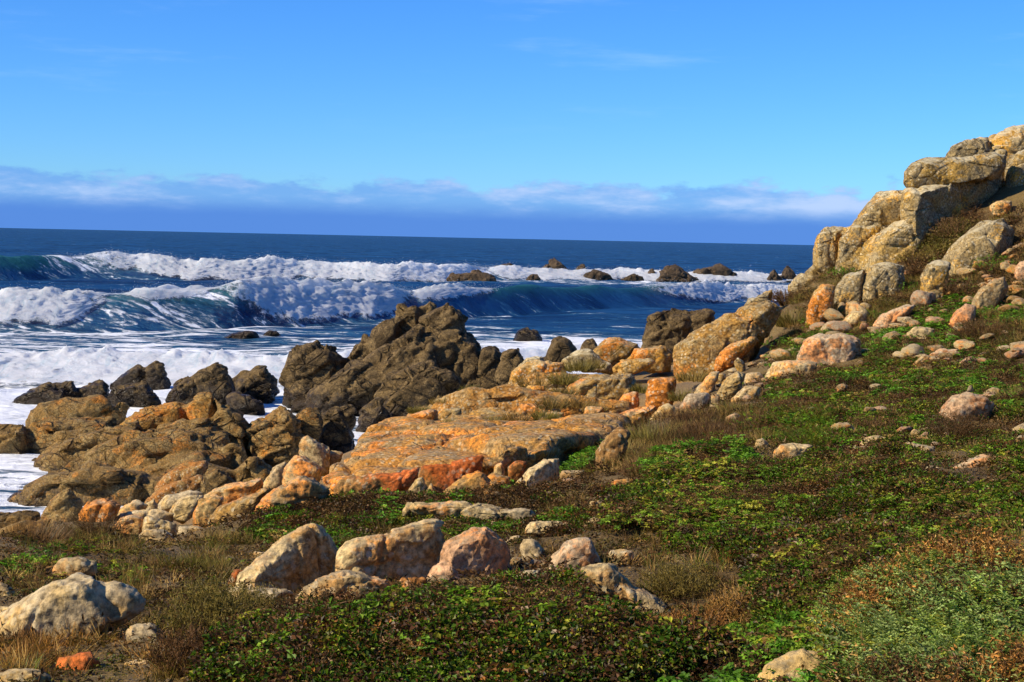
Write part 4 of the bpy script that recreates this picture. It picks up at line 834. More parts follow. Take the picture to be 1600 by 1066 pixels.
foam_roll('foam washing behind the far reef', WAVES[1], -6, 70, 0.9, 63, ends=(6, 6), spray=6000, res=0.34, sprayh=0.6)
foam_roll('near band of churned white foam left of the massive sea rock', WAVES[2], -46, -5, 0.75, 73, lead=1.5, ends=(4, 4), spray=8000, res=0.17, sprayh=0.16)
foam_roll('low white foam behind the massive sea rock on its right', WAVES[2], -6, 16, 0.42, 83, lead=1.3, ends=(4, 5), spray=3500, res=0.17, sprayh=0.14)
# ------------------------------------------------------------------ plants
def leaf_material(name, trans=0.35):
    t = NT(name); ti = t.attr('tint', 'INSTANCER').outputs['Color']; lv = t.attr('lv').outputs['Fac']
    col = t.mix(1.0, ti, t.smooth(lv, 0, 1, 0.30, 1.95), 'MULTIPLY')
    d = t.node('ShaderNodeBsdfDiffuse'); tr = t.node('ShaderNodeBsdfTranslucent'); g = t.node('ShaderNodeBsdfGlossy'); g.inputs['Roughness'].default_value = 0.45
    t.l.new(col, d.inputs[0]); t.l.new(t.mix(1.0, col, (1.3, 1.5, 0.6), 'MULTIPLY'), tr.inputs[0]); g.inputs[0].default_value = (0.5, 0.55, 0.5, 1)
    m = t.node('ShaderNodeMixShader'); m.inputs[0].default_value = trans; t.l.new(d.outputs[0], m.inputs[1]); t.l.new(tr.outputs[0], m.inputs[2])
    m2 = t.node('ShaderNodeMixShader'); m2.inputs[0].default_value = 0.02; t.l.new(m.outputs[0], m2.inputs[1]); t.l.new(g.outputs[0], m2.inputs[2])
    t.l.new(m2.outputs[0], t.out.inputs[0]); return t.m
LEAF = leaf_material('leaf'); BLADE = leaf_material('dry_blade', 0.25)
def vcross(a, b): return np.array([a[1] * b[2] - a[2] * b[1], a[2] * b[0] - a[0] * b[2], a[0] * b[1] - a[1] * b[0]])
def vlen(a): return math.sqrt(a[0] * a[0] + a[1] * a[1] + a[2] * a[2])
class Soup:
    def __init__(s): s.v, s.f, s.c = [], [], []
    def face(s, vs, c):
        k = len(s.v); s.v += [tuple(x) for x in vs]; s.f.append(tuple(range(k, k + len(vs)))); s.c += [c] * len(vs)
    def leaf(s, p, d, n, L, Wd, c, fold=0.25):
        d = d / vlen(d); side = vcross(d, n); side /= max(vlen(side), 1e-6); up = vcross(side, d)
        a, b = p, p + d * L; m = p + d * L * 0.5
        l = m + side * Wd * 0.5 + up * fold * Wd; r = m - side * Wd * 0.5 + up * fold * Wd
        k = len(s.v); s.v += [tuple(a), tuple(l), tuple(b - up * 0.15 * L), tuple(r)]; s.f += [(k, k + 1, k + 2), (k, k + 2, k + 3)]; s.c += [c] * 4
    def blade(s, p, d, L, Wd, bend, c, seg=2):
        side = vcross(d, [0.3, 0.5, 0.1]); side /= max(vlen(side), 1e-6); q = np.array(p); k = len(s.v); dd = np.array(d, float)
        for i in range(seg):
            w = Wd * (1 - i / (seg + 0.4)); s.v += [tuple(q - side * w / 2), tuple(q + side * w / 2)]; s.c += [c, c]
            q = q + dd / vlen(dd) * L / seg; dd = dd + bend
        s.v.append(tuple(q)); s.c.append(c)
        for i in range(seg - 1): a = k + 2 * i; s.f.append((a, a + 1, a + 3, a + 2))
        a = k + 2 * (seg - 1); s.f.append((a, a + 1, a + 4 - 2))
    def mesh(s, name, mat):
        me = bpy.data.meshes.new(name); me.from_pydata(s.v, [], s.f)
        at = me.attributes.new('lv', 'FLOAT', 'POINT'); at.data.foreach_set('value', np.array(s.c, np.float32)); me.materials.append(mat); return me
nr = np.random.default_rng(5)
def rdir(up=0.3):
    d = nr.normal(size=3); d[2] = abs(d[2]) * up * 2 + 0.05; return d / vlen(d)
def mat_clump(n, rad, hgt, L, wd, up=0.5):
    s = Soup()
    for i in range(n):
        r = rad * math.sqrt(nr.random()); a = nr.random() * 6.283; z = hgt * (1 - (r / rad) ** 2) * nr.uniform(0.25, 1)
        p = np.array([r * math.cos(a), r * math.sin(a), z]); d = np.array([math.cos(a), math.sin(a), 0]) + nr.normal(0, .6, 3)
        nn = np.array([0, 0, 1]) + nr.normal(0, up, 3)
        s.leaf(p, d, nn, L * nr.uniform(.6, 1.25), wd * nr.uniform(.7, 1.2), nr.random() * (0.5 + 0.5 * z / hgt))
    return s
def trifoliate(n, rad, hgt, L):
    s = Soup()
    for i in range(n):
        r = rad * math.sqrt(nr.random()); a = nr.random() * 6.283; z = hgt * (1 - 0.7 * (r / rad) ** 2) * nr.uniform(0.4, 1)
        p = np.array([r * math.cos(a), r * math.sin(a), z]); nn = np.array([math.cos(a) * .4, math.sin(a) * .4, 1]) + nr.normal(0, .35, 3); c = nr.random(); b0 = nr.random() * 6.283
        for k in range(3 + (i % 3)):
            d = np.array([math.cos(b0 + k * 1.6), math.sin(b0 + k * 1.6), nr.uniform(-.1, .3)]); s.leaf(p, d, nn, L * nr.uniform(.7, 1.1), L * 0.62, c * .8 + .2 * nr.random(), 0.15)
        s.blade(p * [1, 1, 0], p - p * [1, 1, 0] + [0, 0, .01], z, 0.004, np.zeros(3), 0.1, 1)
    return s
def tuft(n, rad, L, wd, lean=0.45, bend=0.4, seg=3):
    s = Soup()
    for i in range(n):
        r = rad * math.sqrt(nr.random()); a = nr.random() * 6.283; p = np.array([r * math.cos(a), r * math.sin(a), -0.01])
        d = np.array([math.cos(a) * lean * (r / rad + .2), math.sin(a) * lean * (r / rad + .2), 1]) + nr.normal(0, .22, 3); d[2] = abs(d[2])
        bd = np.array([math.cos(a), math.sin(a), -0.35]) * bend * nr.uniform(.2, 1.0)
        s.blade(p, d, L * nr.uniform(.45, 1.1), wd, bd, nr.random(), seg)
    return s
def twigs(n, rad, L, wd):
    s = Soup()
    for i in range(n):
        r = rad * math.sqrt(nr.random()); a = nr.random() * 6.283; p = np.array([r * math.cos(a), r * math.sin(a), nr.uniform(0, .4) * L])
        d = rdir(0.8); s.blade(p, d, L * nr.uniform(.4, 1), wd, nr.normal(0, .3, 3), nr.random() * .7, 2)
        for k in range(3):
            s.leaf(p + d * L * nr.uniform(.3, .9), rdir(), rdir(), L * .16, L * .07, nr.random())
    return s
def fronds(n, rad, L):
    s = Soup()
    for i in range(n):
        a = nr.random() * 6.283; r = rad * math.sqrt(nr.random()); p = np.array([r * math.cos(a), r * math.sin(a), 0.0]); d = np.array([math.cos(a) * .7, math.sin(a) * .7, 1.0]) + nr.normal(0, .3, 3); d /= vlen(d)
        ll = L * nr.uniform(.6, 1.1); c = nr.random()
        side = vcross(d, [0, 0, 1.0]); side /= max(vlen(side), 1e-6); q = p.copy(); dd = d.copy()
        for k in range(7):
            q = q + dd * ll / 7; dd = dd + np.array([math.cos(a), math.sin(a), -.6]) * .09
            for sg in (-1, 1): s.leaf(q, side * sg + dd * .7 + nr.normal(0, .15, 3), np.array([0, 0, 1.0]) + nr.normal(0, .3, 3), ll * .26 * (1 - k / 11), ll * .075, c * .7 + .3 * nr.random())
        s.blade(p, d, ll, .004, np.zeros(3), c * .5, 2)
    return s
def stone_mesh(seed, mat, cuts=3):
    rs = random.Random(seed); bm = bmesh.new()
    pv = [np.array([rs.gauss(0, 1), rs.gauss(0, .8), rs.gauss(0, .55)]) for _ in range(22)]
    hull_into(bm, [p / vlen(p / np.array([1.2, 1, .8])) * rs.uniform(.85, 1.05) for p in pv])
    if cuts: bmesh.ops.subdivide_edges(bm, edges=bm.edges[:], cuts=cuts, use_grid_fill=True); bmesh.ops.smooth_vert(bm, verts=bm.verts, factor=.5, use_axis_x=True, use_axis_y=True, use_axis_z=True)
    bmesh.ops.smooth_vert(bm, verts=bm.verts, factor=.5, use_axis_x=True, use_axis_y=True, use_axis_z=True)
    if cuts:
        q = np.array([v.co[:] for v in bm.verts]); bm.normal_update(); dd = (fbm(q * 1.6 + seed, 4, seed, .55) - .5) * .30 - (1 - fbm(q * 1.1 + seed, 2, seed + 3, billow=True)) ** 5 * .12
        for v_, d_ in zip(list(bm.verts), dd): v_.co += v_.normal * float(d_)
    me = bpy.data.meshes.new('stone'); bm.to_mesh(me); bm.free(); me.polygons.foreach_set('use_smooth', np.ones(len(me.polygons), bool)); me.materials.append(MAT[mat]); return me
def proto_set(name, makers, mat):
    c = bpy.data.collections.new(name)
    for i, mk in enumerate(makers):
        o = bpy.data.objects.new('%s_%02d' % (name, i), mk().mesh(name, mat)); c.objects.link(o)
    return c
def grit(sd):
    class G_:
        def mesh(self, name, mat): return stone_mesh(sd, 'pale' if sd % 2 else 'grey', 0)
    return G_()
SETS = {
 'grit': proto_set('gravel', [lambda i=i: grit(i) for i in range(300, 306)], LEAF),
 'mat': proto_set('mat_clump', [lambda: mat_clump(70, .10, .055, .0185, .0135) for _ in range(7)], LEAF),
 'broad': proto_set('broad_clump', [lambda: trifoliate(16, .10, .07, .030) for _ in range(6)], LEAF),
 'grass': proto_set('grass_clump', [lambda: tuft(30, .08, .15, .0050) for _ in range(7)], BLADE),
 'twig': proto_set('twig_clump', [lambda: twigs(20, .10, .12, .005) for _ in range(6)], BLADE),
 'frond': proto_set('frond_clump', [lambda: fronds(9, .06, .15) for _ in range(6)], LEAF),
 'litter': proto_set('litter_clump', [lambda: mat_clump(34, .13, .025, .030, .010, .9) for _ in range(6)], BLADE),
}
def scatter_group(coll):
    ng = bpy.data.node_groups.new('scatter_' + coll.name, 'GeometryNodeTree')
    ng.interface.new_socket('Geometry', in_out='INPUT', socket_type='NodeSocketGeometry'); ng.interface.new_socket('Geometry', in_out='OUTPUT', socket_type='NodeSocketGeometry')
    n, l = ng.nodes, ng.links
    gi, go = n.new('NodeGroupInput'), n.new('NodeGroupOutput'); ip = n.new('GeometryNodeInstanceOnPoints'); ci = n.new('GeometryNodeCollectionInfo')
    ci.inputs['Collection'].default_value = coll; ci.inputs['Separate Children'].default_value = True; ci.inputs['Reset Children'].default_value = True
    def at(nm, ty):
        a = n.new('GeometryNodeInputNamedAttribute'); a.data_type = ty; a.inputs['Name'].default_value = nm; return a.outputs['Attribute']
    l.new(gi.outputs[0], ip.inputs['Points']); l.new(ci.outputs[0], ip.inputs['Instance']); ip.inputs['Pick Instance'].default_value = True
    l.new(at('idx', 'INT'), ip.inputs['Instance Index']); l.new(at('rot', 'FLOAT_VECTOR'), ip.inputs['Rotation']); l.new(at('scl', 'FLOAT'), ip.inputs['Scale'])
    l.new(ip.outputs[0], go.inputs[0]); return ng
GROUPS = {k: scatter_group(c) for k, c in SETS.items()}
def inside(poly, x, y):
    r = np.zeros(len(x), bool); n = len(poly)
    for i in range(n):
        x0, y0 = poly[i]; x1, y1 = poly[(i + 1) % n]
        if y0 == y1: continue
        r ^= ((y0 > y) != (y1 > y)) & (x < (x1 - x0) * (y - y0) / (y1 - y0) + x0)
    return r
def Gv(px, py): return np.exp(_G(np.stack([px / 400.0, py / 400.0], 1)))
PAL = {
 'dark': [((.062,.112,.007),4),((.105,.155,.011),3.2),((.120,.050,.018),3.8),((.075,.038,.014),3),((.21,.20,.017),1.6),((.22,.09,.02),1.0),((.25,.17,.10),.5)],
 'mid': [((.080,.140,.009),4),((.140,.200,.015),3.2),((.130,.070,.020),3),((.23,.21,.021),1.8),((.080,.046,.015),2),((.25,.155,.045),1)],
 'bright': [((.070,.160,.011),4),((.110,.200,.015),3),((.055,.115,.010),3),((.17,.20,.02),1.0)],
 'dry': [((.29,.175,.050),3),((.205,.120,.036),4),((.155,.108,.026),3),((.115,.058,.018),3),((.100,.115,.018),1.4)],
 'olive': [((.145,.112,.022),4),((.105,.096,.016),3),((.20,.135,.036),2),((.09,.05,.016),2)],
 'rust': [((.29,.135,.030),4),((.22,.095,.024),3),((.33,.20,.055),2),((.12,.055,.018),2)],
 'sage': [((.215,.265,.065),4),((.250,.295,.090),3),((.145,.200,.035),3),((.27,.26,.035),1)],
 'brown': [((.095,.045,.017),4),((.130,.064,.023),3),((.060,.031,.012),3),((.17,.095,.034),1.5)],
}
CLEAR = []
for r in ROCKS:
    if r['mat'] in ('dark', 'far') or r['extra']: continue
    for p_, y_ in r['blocks']:
        xs_ = [a for a, b in p_]; ys_ = [b for a, b in p_]; CLEAR.append((min(xs_), max(xs_), (min(ys_) + max(ys_)) / 2, max(ys_), y_))
def region(label, kind, pal, poly, n, scl=(0.8, 1.3), noise=(1.2, 0.5, 0.5), lift=0.0, seed=0, pal2=None, name='ground_cover', tilt=0.25, mound=0.0):
    """countless small plants of one patch; noise = (scale, threshold, softness) leaves gaps, pal2 takes over in other patches"""
    poly = pts(poly); xs = [q[0] for q in poly]; ys = [q[1] for q in poly]; rs = np.random.default_rng(900 + seed)
    N = n * 6; x = rs.uniform(min(xs), max(xs), N); y = rs.uniform(min(ys), max(ys), N)
    m = inside(poly, x, y); x, y = x[m], y[m]; Y = Gv(x, y)
    keep = rs.random(len(Y)) < (Y / Y.max()) ** 1.6; x, y, Y = x[keep], y[keep], Y[keep]
    d = _f[None] + _r[None] * ((x - CX) / FPX)[:, None] + _u[None] * ((CY - y) / FPX)[:, None]
    q = d * (Y / d[:, 1])[:, None]; q[:, 2] += CAMZ
    q[:, 2] = ground_z(q[:, :2])
    w3 = np.stack([q[:, 0], q[:, 1], np.zeros(len(q))], 1)
    nz = fbm(w3 * noise[0], 3, seed + 200)
    keep = rs.random(len(q)) < sstep(nz, noise[1] - noise[2] / 2, noise[1] + noise[2] / 2)
    sx, sy = project(q); mpx = FPX / q[:, 1]
    for (ax, bx, ay, by, yr_) in CLEAR:
        keep &= ~((sx > ax - 3) & (sx < bx + 3) & (sy > ay) & (sy < by + 0.12 * mpx) & (q[:, 1] < yr_ + 0.3) & (rs.random(len(q)) < (0.0 if kind in ('litter', 'grit') else 0.3 if kind == 'mat' and mound == 0 else 0.85)))
    q, nz, w3 = q[keep][:n], nz[keep][:n], w3[keep][:n]
    k = len(q)
    mz = fbm(w3 * 1.1, 3, seed + 300); q[:, 2] += lift + mound * np.clip(mz - 0.3, 0, 1) * rs.uniform(0.3, 1.0, k)
    cols = [np.array(c) for c, _ in PAL[pal]]; wts = np.array([w for _, w in PAL[pal]]); pk = rs.choice(len(cols), k, p=wts / wts.sum()); tint = np.array(cols)[pk]
    if pal2:
        c2 = [np.array(c) for c, _ in PAL[pal2]]; w2 = np.array([w for _, w in PAL[pal2]]); t2 = np.array(c2)[rs.choice(len(c2), k, p=w2 / w2.sum())]
        sel = fbm(w3 * 1.7, 3, seed + 400) > 0.54; tint = np.where(sel[:, None], t2, tint)
    tint = tint * (0.75 + 0.6 * fbm(w3 * 2.3, 2, seed + 500))[:, None] * rs.uniform(.8, 1.25, (k, 1))
    me = bpy.data.meshes.new(name); me.vertices.add(k); me.vertices.foreach_set('co', q.astype(np.float32).ravel())
    def add(nm, ty, arr, key='value'): a = me.attributes.new(nm, ty, 'POINT'); a.data.foreach_set(key, arr.ravel())
    add('scl', 'FLOAT', (rs.uniform(*scl, k) * (q[:, 1] / 9.0) ** 0.25).astype(np.float32)); add('idx', 'INT', rs.integers(0, 50, k).astype(np.int32))
    add('rot', 'FLOAT_VECTOR', np.stack([rs.normal(0, tilt, k), rs.normal(0, tilt, k), rs.uniform(0, 6.283, k)], 1).astype(np.float32), 'vector')
    add('tint', 'FLOAT_VECTOR', tint.astype(np.float32), 'vector')
    o = link(name, me, kind='stuff', label=label); md = o.modifiers.new('plants', 'NODES'); md.node_group = GROUPS[kind]
    return o
# litter and short growth over the whole slope first
ALL = '0,1120 0,850 60,815 130,830 320,845 400,815 520,785 700,780 860,770 930,700 1010,660 1060,640 1180,600 1210,540 1260,500 1230,460 1300,425 1420,420 1480,350 1560,340 1610,350 1610,1120'
region('brown leaf litter and dead stalks between the plants', 'litter', 'brown', ALL, 11000, (.8, 1.5), (0.8, .35, .5), seed=1, name='leaf_litter')
region('short dry grass scattered over the slope', 'grass', 'dry', ALL, 14000, (.4, .95), (0.9, .42, .35), seed=2, name='dry_grass')
region('low olive and tan cover creeping over the soil', 'mat', 'olive', ALL, 13000, (.5, 1.0), (1.1, .40, .3), 0, 34, pal2='dry')
region('small green leaves dotted over the soil', 'broad', 'mid', ALL, 1800, (.45, .8), (1.9, .5, .15), 0, 35)
region('mixed growth along the bottom edge', 'broad', 'mid', '1040,1130 1060,1010 1190,985 1300,985 1330,1020 1330,1130', 420, (.6, 1.1), (1.6, .40, .25), .02, 36, pal2='bright', mound=.1)
region('brown mat along the bottom edge', 'mat', 'dark', '1040,1130 1060,1010 1190,985 1300,985 1330,1020 1330,1130', 700, (.7, 1.2), (1.6, .3, .25), .01, 37, pal2='brown', mound=.08)
region('sage sprigs over the bottom right mound', 'frond', 'sage', '1270,1130 1330,980 1400,910 1470,860 1560,850 1620,850 1620,1130', 420, (.7, 1.1), (1.7, .42, .2), .03, 38, pal2='rust', mound=.08)
region('rusty dead twigs over the bottom right mound', 'twig', 'rust', '1270,1130 1330,980 1400,910 1470,860 1560,850 1620,850 1620,1130', 900, (.6, 1.1), (1.5, .35, .25), .02, 39, pal2='brown', mound=.08, name='dead_growth')
region('gravel strewn over the bare soil', 'grit', 'dry', ALL, 9000, (.006, .022), (1.0, .42, .3), .004, 40, name='gravel')
MATC = '330,1090 370,1045 430,990 520,972 640,955 800,942 880,915 920,930 965,965 1030,1005 1075,1020 1120,1085'
region('dark green and purplish bramble mat at the bottom centre', 'mat', 'dark', MATC, 6000, (.6, 1.5), (1.3, .36, .22), .02, 3, mound=.20)
region('brighter trailing leaves over the bottom centre mat', 'broad', 'mid', MATC, 420, (.6, 1.0), (2.1, .55, .1), .05, 4, mound=.14)
MATR = '940,800 1060,762 1150,742 1300,722 1480,740 1610,725 1610,830 1500,825 1430,850 1370,905 1300,975 1210,1005 1185,905 1080,870 960,850'
region('wide dark green bramble mat covering the right foreground', 'mat', 'dark', MATR, 10000, (.6, 1.5), (1.1, .34, .22), .02, 5, pal2='mid', mound=.24)
region('lighter sprigs rising out of the wide bramble mat', 'broad', 'mid', MATR, 900, (.5, .9), (2.4, .52, .1), .06, 31, mound=.24)
region('dry brown stalks in the wide bramble mat', 'twig', 'brown', MATR, 900, (.5, .9), (1.4, .5, .12), .04, 32, mound=.2, name='dead_growth')
region('dry brown stalks in the bottom centre mat', 'twig', 'brown', MATC, 700, (.5, .9), (1.4, .46, .12), .04, 33, mound=.2, name='dead_growth')
region('light leafy sprigs along the left end of the bramble mat', 'broad', 'mid', '930,800 1020,760 1150,770 1180,840 1080,870 960,850', 500, (.6, 1.0), (2.0, .45, .2), .1, 6)
MID = '1205,600 1300,572 1450,562 1610,575 1610,715 1480,705 1300,692 1200,692 1110,700 1050,722 1000,750 1000,700 1120,665 1200,640'
region('patchy green leaves over the middle slope', 'broad', 'mid', MID, 2000, (.7, 1.1), (1.3, .52, .10), .0, 7, pal2='bright', mound=.05)
region('brownish low mat between the green patches of the middle slope', 'mat', 'mid', MID, 2600, (.8, 1.3), (.9, .35, .4), .0, 8, pal2='brown', mound=.04)
region('green band of leaves on the left of the wide bramble mat', 'broad', 'bright', '1030,715 1110,695 1190,720 1150,745 1040,765 1000,750', 330, (.7, 1.1), (1.6, .42, .2), .05, 9, pal2='mid')
region('bright green succulent patch beside the white upright stone', 'frond', 'mid', '1195,690 1205,668 1250,656 1300,660 1312,690 1260,700', 420, (.5, .8), (1, .1, .2), .02, 10)
LB = '385,850 400,830 470,800 545,775 600,770 700,776 900,790 930,830 760,835 620,815 520,845'
region('green leaves along the strip above the near boulders', 'broad', 'bright', LB, 620, (.7, 1.15), (1.3, .50, .12), .02, 11, pal2='mid')
region('brown grass and mat along the strip above the near boulders', 'mat', 'dark', LB, 1400, (.8, 1.3), (1.2, .40, .3), .02, 12, pal2='brown')
region('olive grass along the strip above the near boulders', 'grass', 'olive', LB, 900, (.4, .8), (1.2, .42, .3), .0, 13, pal2='dry', name='grass')
region('bright leaves growing along the foot of the red slab face', 'broad', 'bright', '520,785 540,768 640,772 720,776 690,788 560,790', 230, (.7, 1.1), (1.3, .35, .2), .02, 14)
region('green clump of leaves right of the rubble by the slab', 'broad', 'bright', '868,722 900,690 940,682 935,715 890,735', 170, (.7, 1.1), (1.3, .3, .2), .05, 15)
LG_ = '0,905 0,835 70,812 180,835 330,850 380,850 370,890 330,900 260,880 215,890 240,930 250,1000 235,940 200,905 150,905'
region('tawny grass of the left foreground', 'grass', 'dry', LG_, 2200, (.45, .95), (1.3, .50, .16), .0, 16, pal2='olive', name='grass')
region('green low leaves in the tawny grass on the left', 'broad', 'mid', LG_, 420, (.5, .9), (1.1, .54, .1), .0, 17, pal2='bright')
region('dry grass in front of the overhanging boulder', 'grass', 'rust', '0,1075 0,1010 90,1005 150,1020 300,1075', 420, (.5, .9), (1.1, .35, .3), .0, 18, pal2='dry', name='grass')
DS = '930,740 960,690 1010,655 1060,640 1200,650 1210,690 1110,700 1040,720 1000,760'
region('brown dead grass on the slope below the stone pile', 'grass', 'dry', DS, 2200, (.6, 1.1), (.8, .3, .3), .0, 19, pal2='brown', name='dead_grass')
HS = '1190,600 1205,540 1250,500 1225,470 1250,445 1320,430 1440,420 1470,440 1610,400 1610,570 1450,560 1300,570'
region('olive and brown growth between the stones of the hill foot', 'mat', 'olive', HS, 1200, (.7, 1.2), (.5, .48, .15), .0, 20, pal2='brown', mound=.08)
region('bright green plants between the stones of the hill foot', 'broad', 'bright', HS, 900, (.8, 1.3), (.6, .54, .08), .0, 21, mound=.1)
region('olive grass between the stones of the hill foot', 'grass', 'olive', HS, 900, (.7, 1.2), (.6, .45, .2), .0, 22, pal2='dry', name='grass')
region('brown growth in the hollow of the hill outcrop', 'twig', 'brown', '1400,420 1440,385 1475,345 1540,315 1610,330 1610,360 1580,345 1530,345 1470,400 1430,430', 700, (1.0, 1.8), (.5, .3, .3), .0, 23, pal2='olive', name='dead_growth')

# ---- single plants
def plant(name, label, cat, px, py, width_px, kind, pal, group, seed, h=1.0, stems='brown', Y=None, n=None, zoff=0.0):
    """a shrub or tuft: Empty > foliage, stems"""
    global nr
    nr = np.random.default_rng(4000 + seed); rs = np.random.default_rng(seed)
    snap = Y is not None; Y = Y or G(px, py); q = P(px, py, Y); rad = width_px * 0.5 * Y / FPX
    root = bpy.data.objects.new(name, None); COL.objects.link(root); root.empty_display_size = 0.1
    if not snap: q[2] = ground_z(q[None, :2])[0]
    root.location = (q[0], q[1], q[2] + zoff - 0.04); root['label'] = label; root['category'] = cat; root['group'] = group
    s, st = Soup(), Soup(); H = rad * h; pxm = Y / FPX        # metres per photo pixel
    n = n or 60
    def pc(p): return [c for c, _ in PAL[p]]
    for i in range(n):
        r = rad * math.sqrt(nr.random()); a = nr.random() * 6.283; dome = math.sqrt(max(0, 1 - (r / rad) ** 2)); cx, cy = r * math.cos(a), r * math.sin(a)
        out = np.array([math.cos(a) * r / rad, math.sin(a) * r / rad, 0.0])
        if kind == 'grass':
            for k in range(5):
                d = out * .7 + np.array([0, 0, 1]) + nr.normal(0, .25, 3); s.blade(np.array([cx * .7, cy * .7, 0]) + nr.normal(0, rad * .06, 3) * [1, 1, 0], d, H * nr.uniform(.5, 1.15) * (.55 + .45 * dome), max(.004, 1.0 * pxm), (out + [0, 0, -.3]) * .35 * nr.random(), nr.random(), 3)
        elif kind in ('leafy', 'frond'):
            top = np.array([cx, cy, H * (.25 + .75 * dome) * nr.uniform(.55, 1.0)]); L = max(.024, 2.8 * pxm) * nr.uniform(.7, 1.2)
            st.blade(np.array([cx * .3, cy * .3, 0]), top - np.array([cx * .3, cy * .3, 0]), vlen(top - np.array([cx * .3, cy * .3, 0])), max(.005, .8 * pxm), np.zeros(3), nr.random() * .6, 2)
            c = nr.random()
            if kind == 'frond':
                d = out + np.array([0, 0, .9]) + nr.normal(0, .35, 3); d /= vlen(d); side = vcross(d, [0, 0, 1.0]); side /= max(vlen(side), 1e-6); p = top - d * L * 1.5
                for k in range(8):
                    p = p + d * L * .42; d = d + out * .05 - np.array([0, 0, .05])
                    for sg in (-1, 1): s.leaf(p, side * sg + d * .8 + nr.normal(0, .15, 3), out + np.array([0, 0, 1.0]) + nr.normal(0, .3, 3), L * .95 * (1 - k / 12), L * .36, c * .6 + .4 * nr.random())
            else:
                for k in range(7):
                    d = out * .8 + nr.normal(0, .8, 3); s.leaf(top + nr.normal(0, .5 * L, 3), d, out * .6 + np.array([0, 0, 1.0]) + nr.normal(0, .4, 3), L, L * .62, c * .6 + .4 * nr.random(), .15)
        else:   # twiggy
            p0 = np.array([cx * .25, cy * .25, 0.0]); top = np.array([cx, cy, H * (.3 + .7 * dome) * nr.uniform(.6, 1.0)]); d = top - p0; ln = vlen(d)
            st.blade(p0, d, ln, max(.006, 1.0 * pxm), nr.normal(0, .12, 3), nr.random() * .7, 3)
            for k in range(14):
                f = nr.uniform(.4, 1.05); b = p0 + d * f; dd = d / ln + nr.normal(0, .55, 3); L = max(.020, 2.6 * pxm) * nr.uniform(.6, 1.5)
                s.blade(b, dd, L * 1.6, max(.003, .7 * pxm), nr.normal(0, .3, 3), nr.random(), 2)
                s.leaf(b + dd * L, rdir(.9), rdir(), L * .75, L * .22, nr.random())
    for nm, so2, pl, mt in (('foliage', s, pal, LEAF if kind in ('leafy', 'frond') else BLADE), ('stems', st, stems, BLADE)):
        if not so2.v: continue
        me = so2.mesh(nm, mt); o = bpy.data.objects.new(nm, me); COL.objects.link(o); o.parent = root
        cs_ = pc(pl); w = rs.dirichlet(np.ones(len(cs_)) * 1.2); c = sum(np.array(x) * y for x, y in zip(cs_, w)); o['tint'] = [float(x) for x in c]
    return root
SG = 'shrubs of the near slope'
plant('heather_bush','olive brown upright heather bush left of the dark mat','shrub',330,1025,175,'twig','olive',SG,1,1.3,n=260)
plant('heather_bush','brown heather bush in front of the smooth pale flat boulder','shrub',388,985,120,'twig','olive',SG,2,1.2,n=150)
plant('heather_bush','dark heather bush at the bottom beside the small tan boulder','shrub',295,1068,130,'twig','brown',SG,3,1.2,n=160)
plant('dry_bush','rust brown dried bush beside the slanting lichen-spotted boulder','shrub',1090,985,150,'twig','rust',SG,4,1.0,n=150)
plant('dry_bush','grey-brown stalky bush above the rust dried bush','shrub',1060,925,130,'twig','dry',SG,5,.9,n=170)
plant('dry_bush','tawny stalky bush right of the rust dried bush','shrub',1150,960,100,'twig','rust',SG,6,1.1,n=120)
plant('sage_bush','silvery green feathery plant in the rust dried bush','plant',1130,940,50,'frond','sage',SG,7,1.0,n=16)
plant('sage_bush','pale green feathery bush on the left of the bottom right mound','shrub',1375,950,150,'frond','sage',SG,8,1.0,n=190)
plant('sage_bush','tall sage green feathery bush crowning the bottom right mound','shrub',1465,890,170,'frond','sage',SG,9,.9,n=230)
plant('dry_bush','rust brown dried shrub at the right edge of the bottom right mound','shrub',1565,915,190,'twig','rust',SG,10,.6,n=300)
plant('dry_bush','rust brown dried shrub low in the bottom right mound','shrub',1500,1000,200,'twig','rust',SG,11,.5,n=260)
plant('sage_bush','grey green feathery plant in the middle of the bottom right mound','plant',1465,985,90,'frond','sage',SG,12,1.5,n=45)
plant('sage_bush','low sage green plant beside the golden weathered boulder','plant',1360,1030,150,'frond','sage',SG,13,.8,n=120)
plant('sage_bush','sage green feathery bush on the left shoulder of the bottom right mound','shrub',1418,915,150,'frond','sage',SG,27,.95,n=200)
plant('sage_bush','pale sage bush at the lower left foot of the bottom right mound','shrub',1330,990,120,'frond','sage',SG,28,.9,n=130)
plant('sage_bush','small sage green bush at the top right of the bottom right mound','shrub',1545,868,90,'frond','sage',SG,29,.8,n=80)
plant('dry_bush','dry twiggy shrub at the bottom right corner','shrub',1590,1045,200,'twig','rust',SG,14,.55,n=260)
plant('leafy_plant','green leafy plant at the bottom edge left of the golden boulder','plant',1120,1062,100,'leafy','bright',SG,15,.6,n=40)
plant('leafy_plant','light green plant at the foot of the pale feathery bush','plant',1265,1005,70,'leafy','bright',SG,16,.6,n=30)
plant('sage_bush','grey green plant at the right edge of the bottom right mound','plant',1590,985,80,'frond','sage',SG,17,1.0,n=30)
plant('heather_bush','purplish brown twiggy shrub above the tawny grass at far left','shrub',150,845,130,'twig','brown',SG,18,.85,n=150)
plant('heather_bush','brown twiggy shrub by the layered rock at the left edge','shrub',50,850,130,'grass','brown',SG,19,.8,n=150)
plant('heather_bush','grey twiggy shrub behind the slanted wedge boulder','shrub',545,838,90,'twig','olive',SG,20,.7,n=90)
plant('leafy_plant','green leafy plant behind the big grey boulder','plant',165,905,60,'leafy','bright',SG,21,.7,n=26)
plant('dark_shrub','purple brown shrub in front of the grey domed boulder','shrub',1490,690,110,'twig','brown',SG,22,.9,n=150)
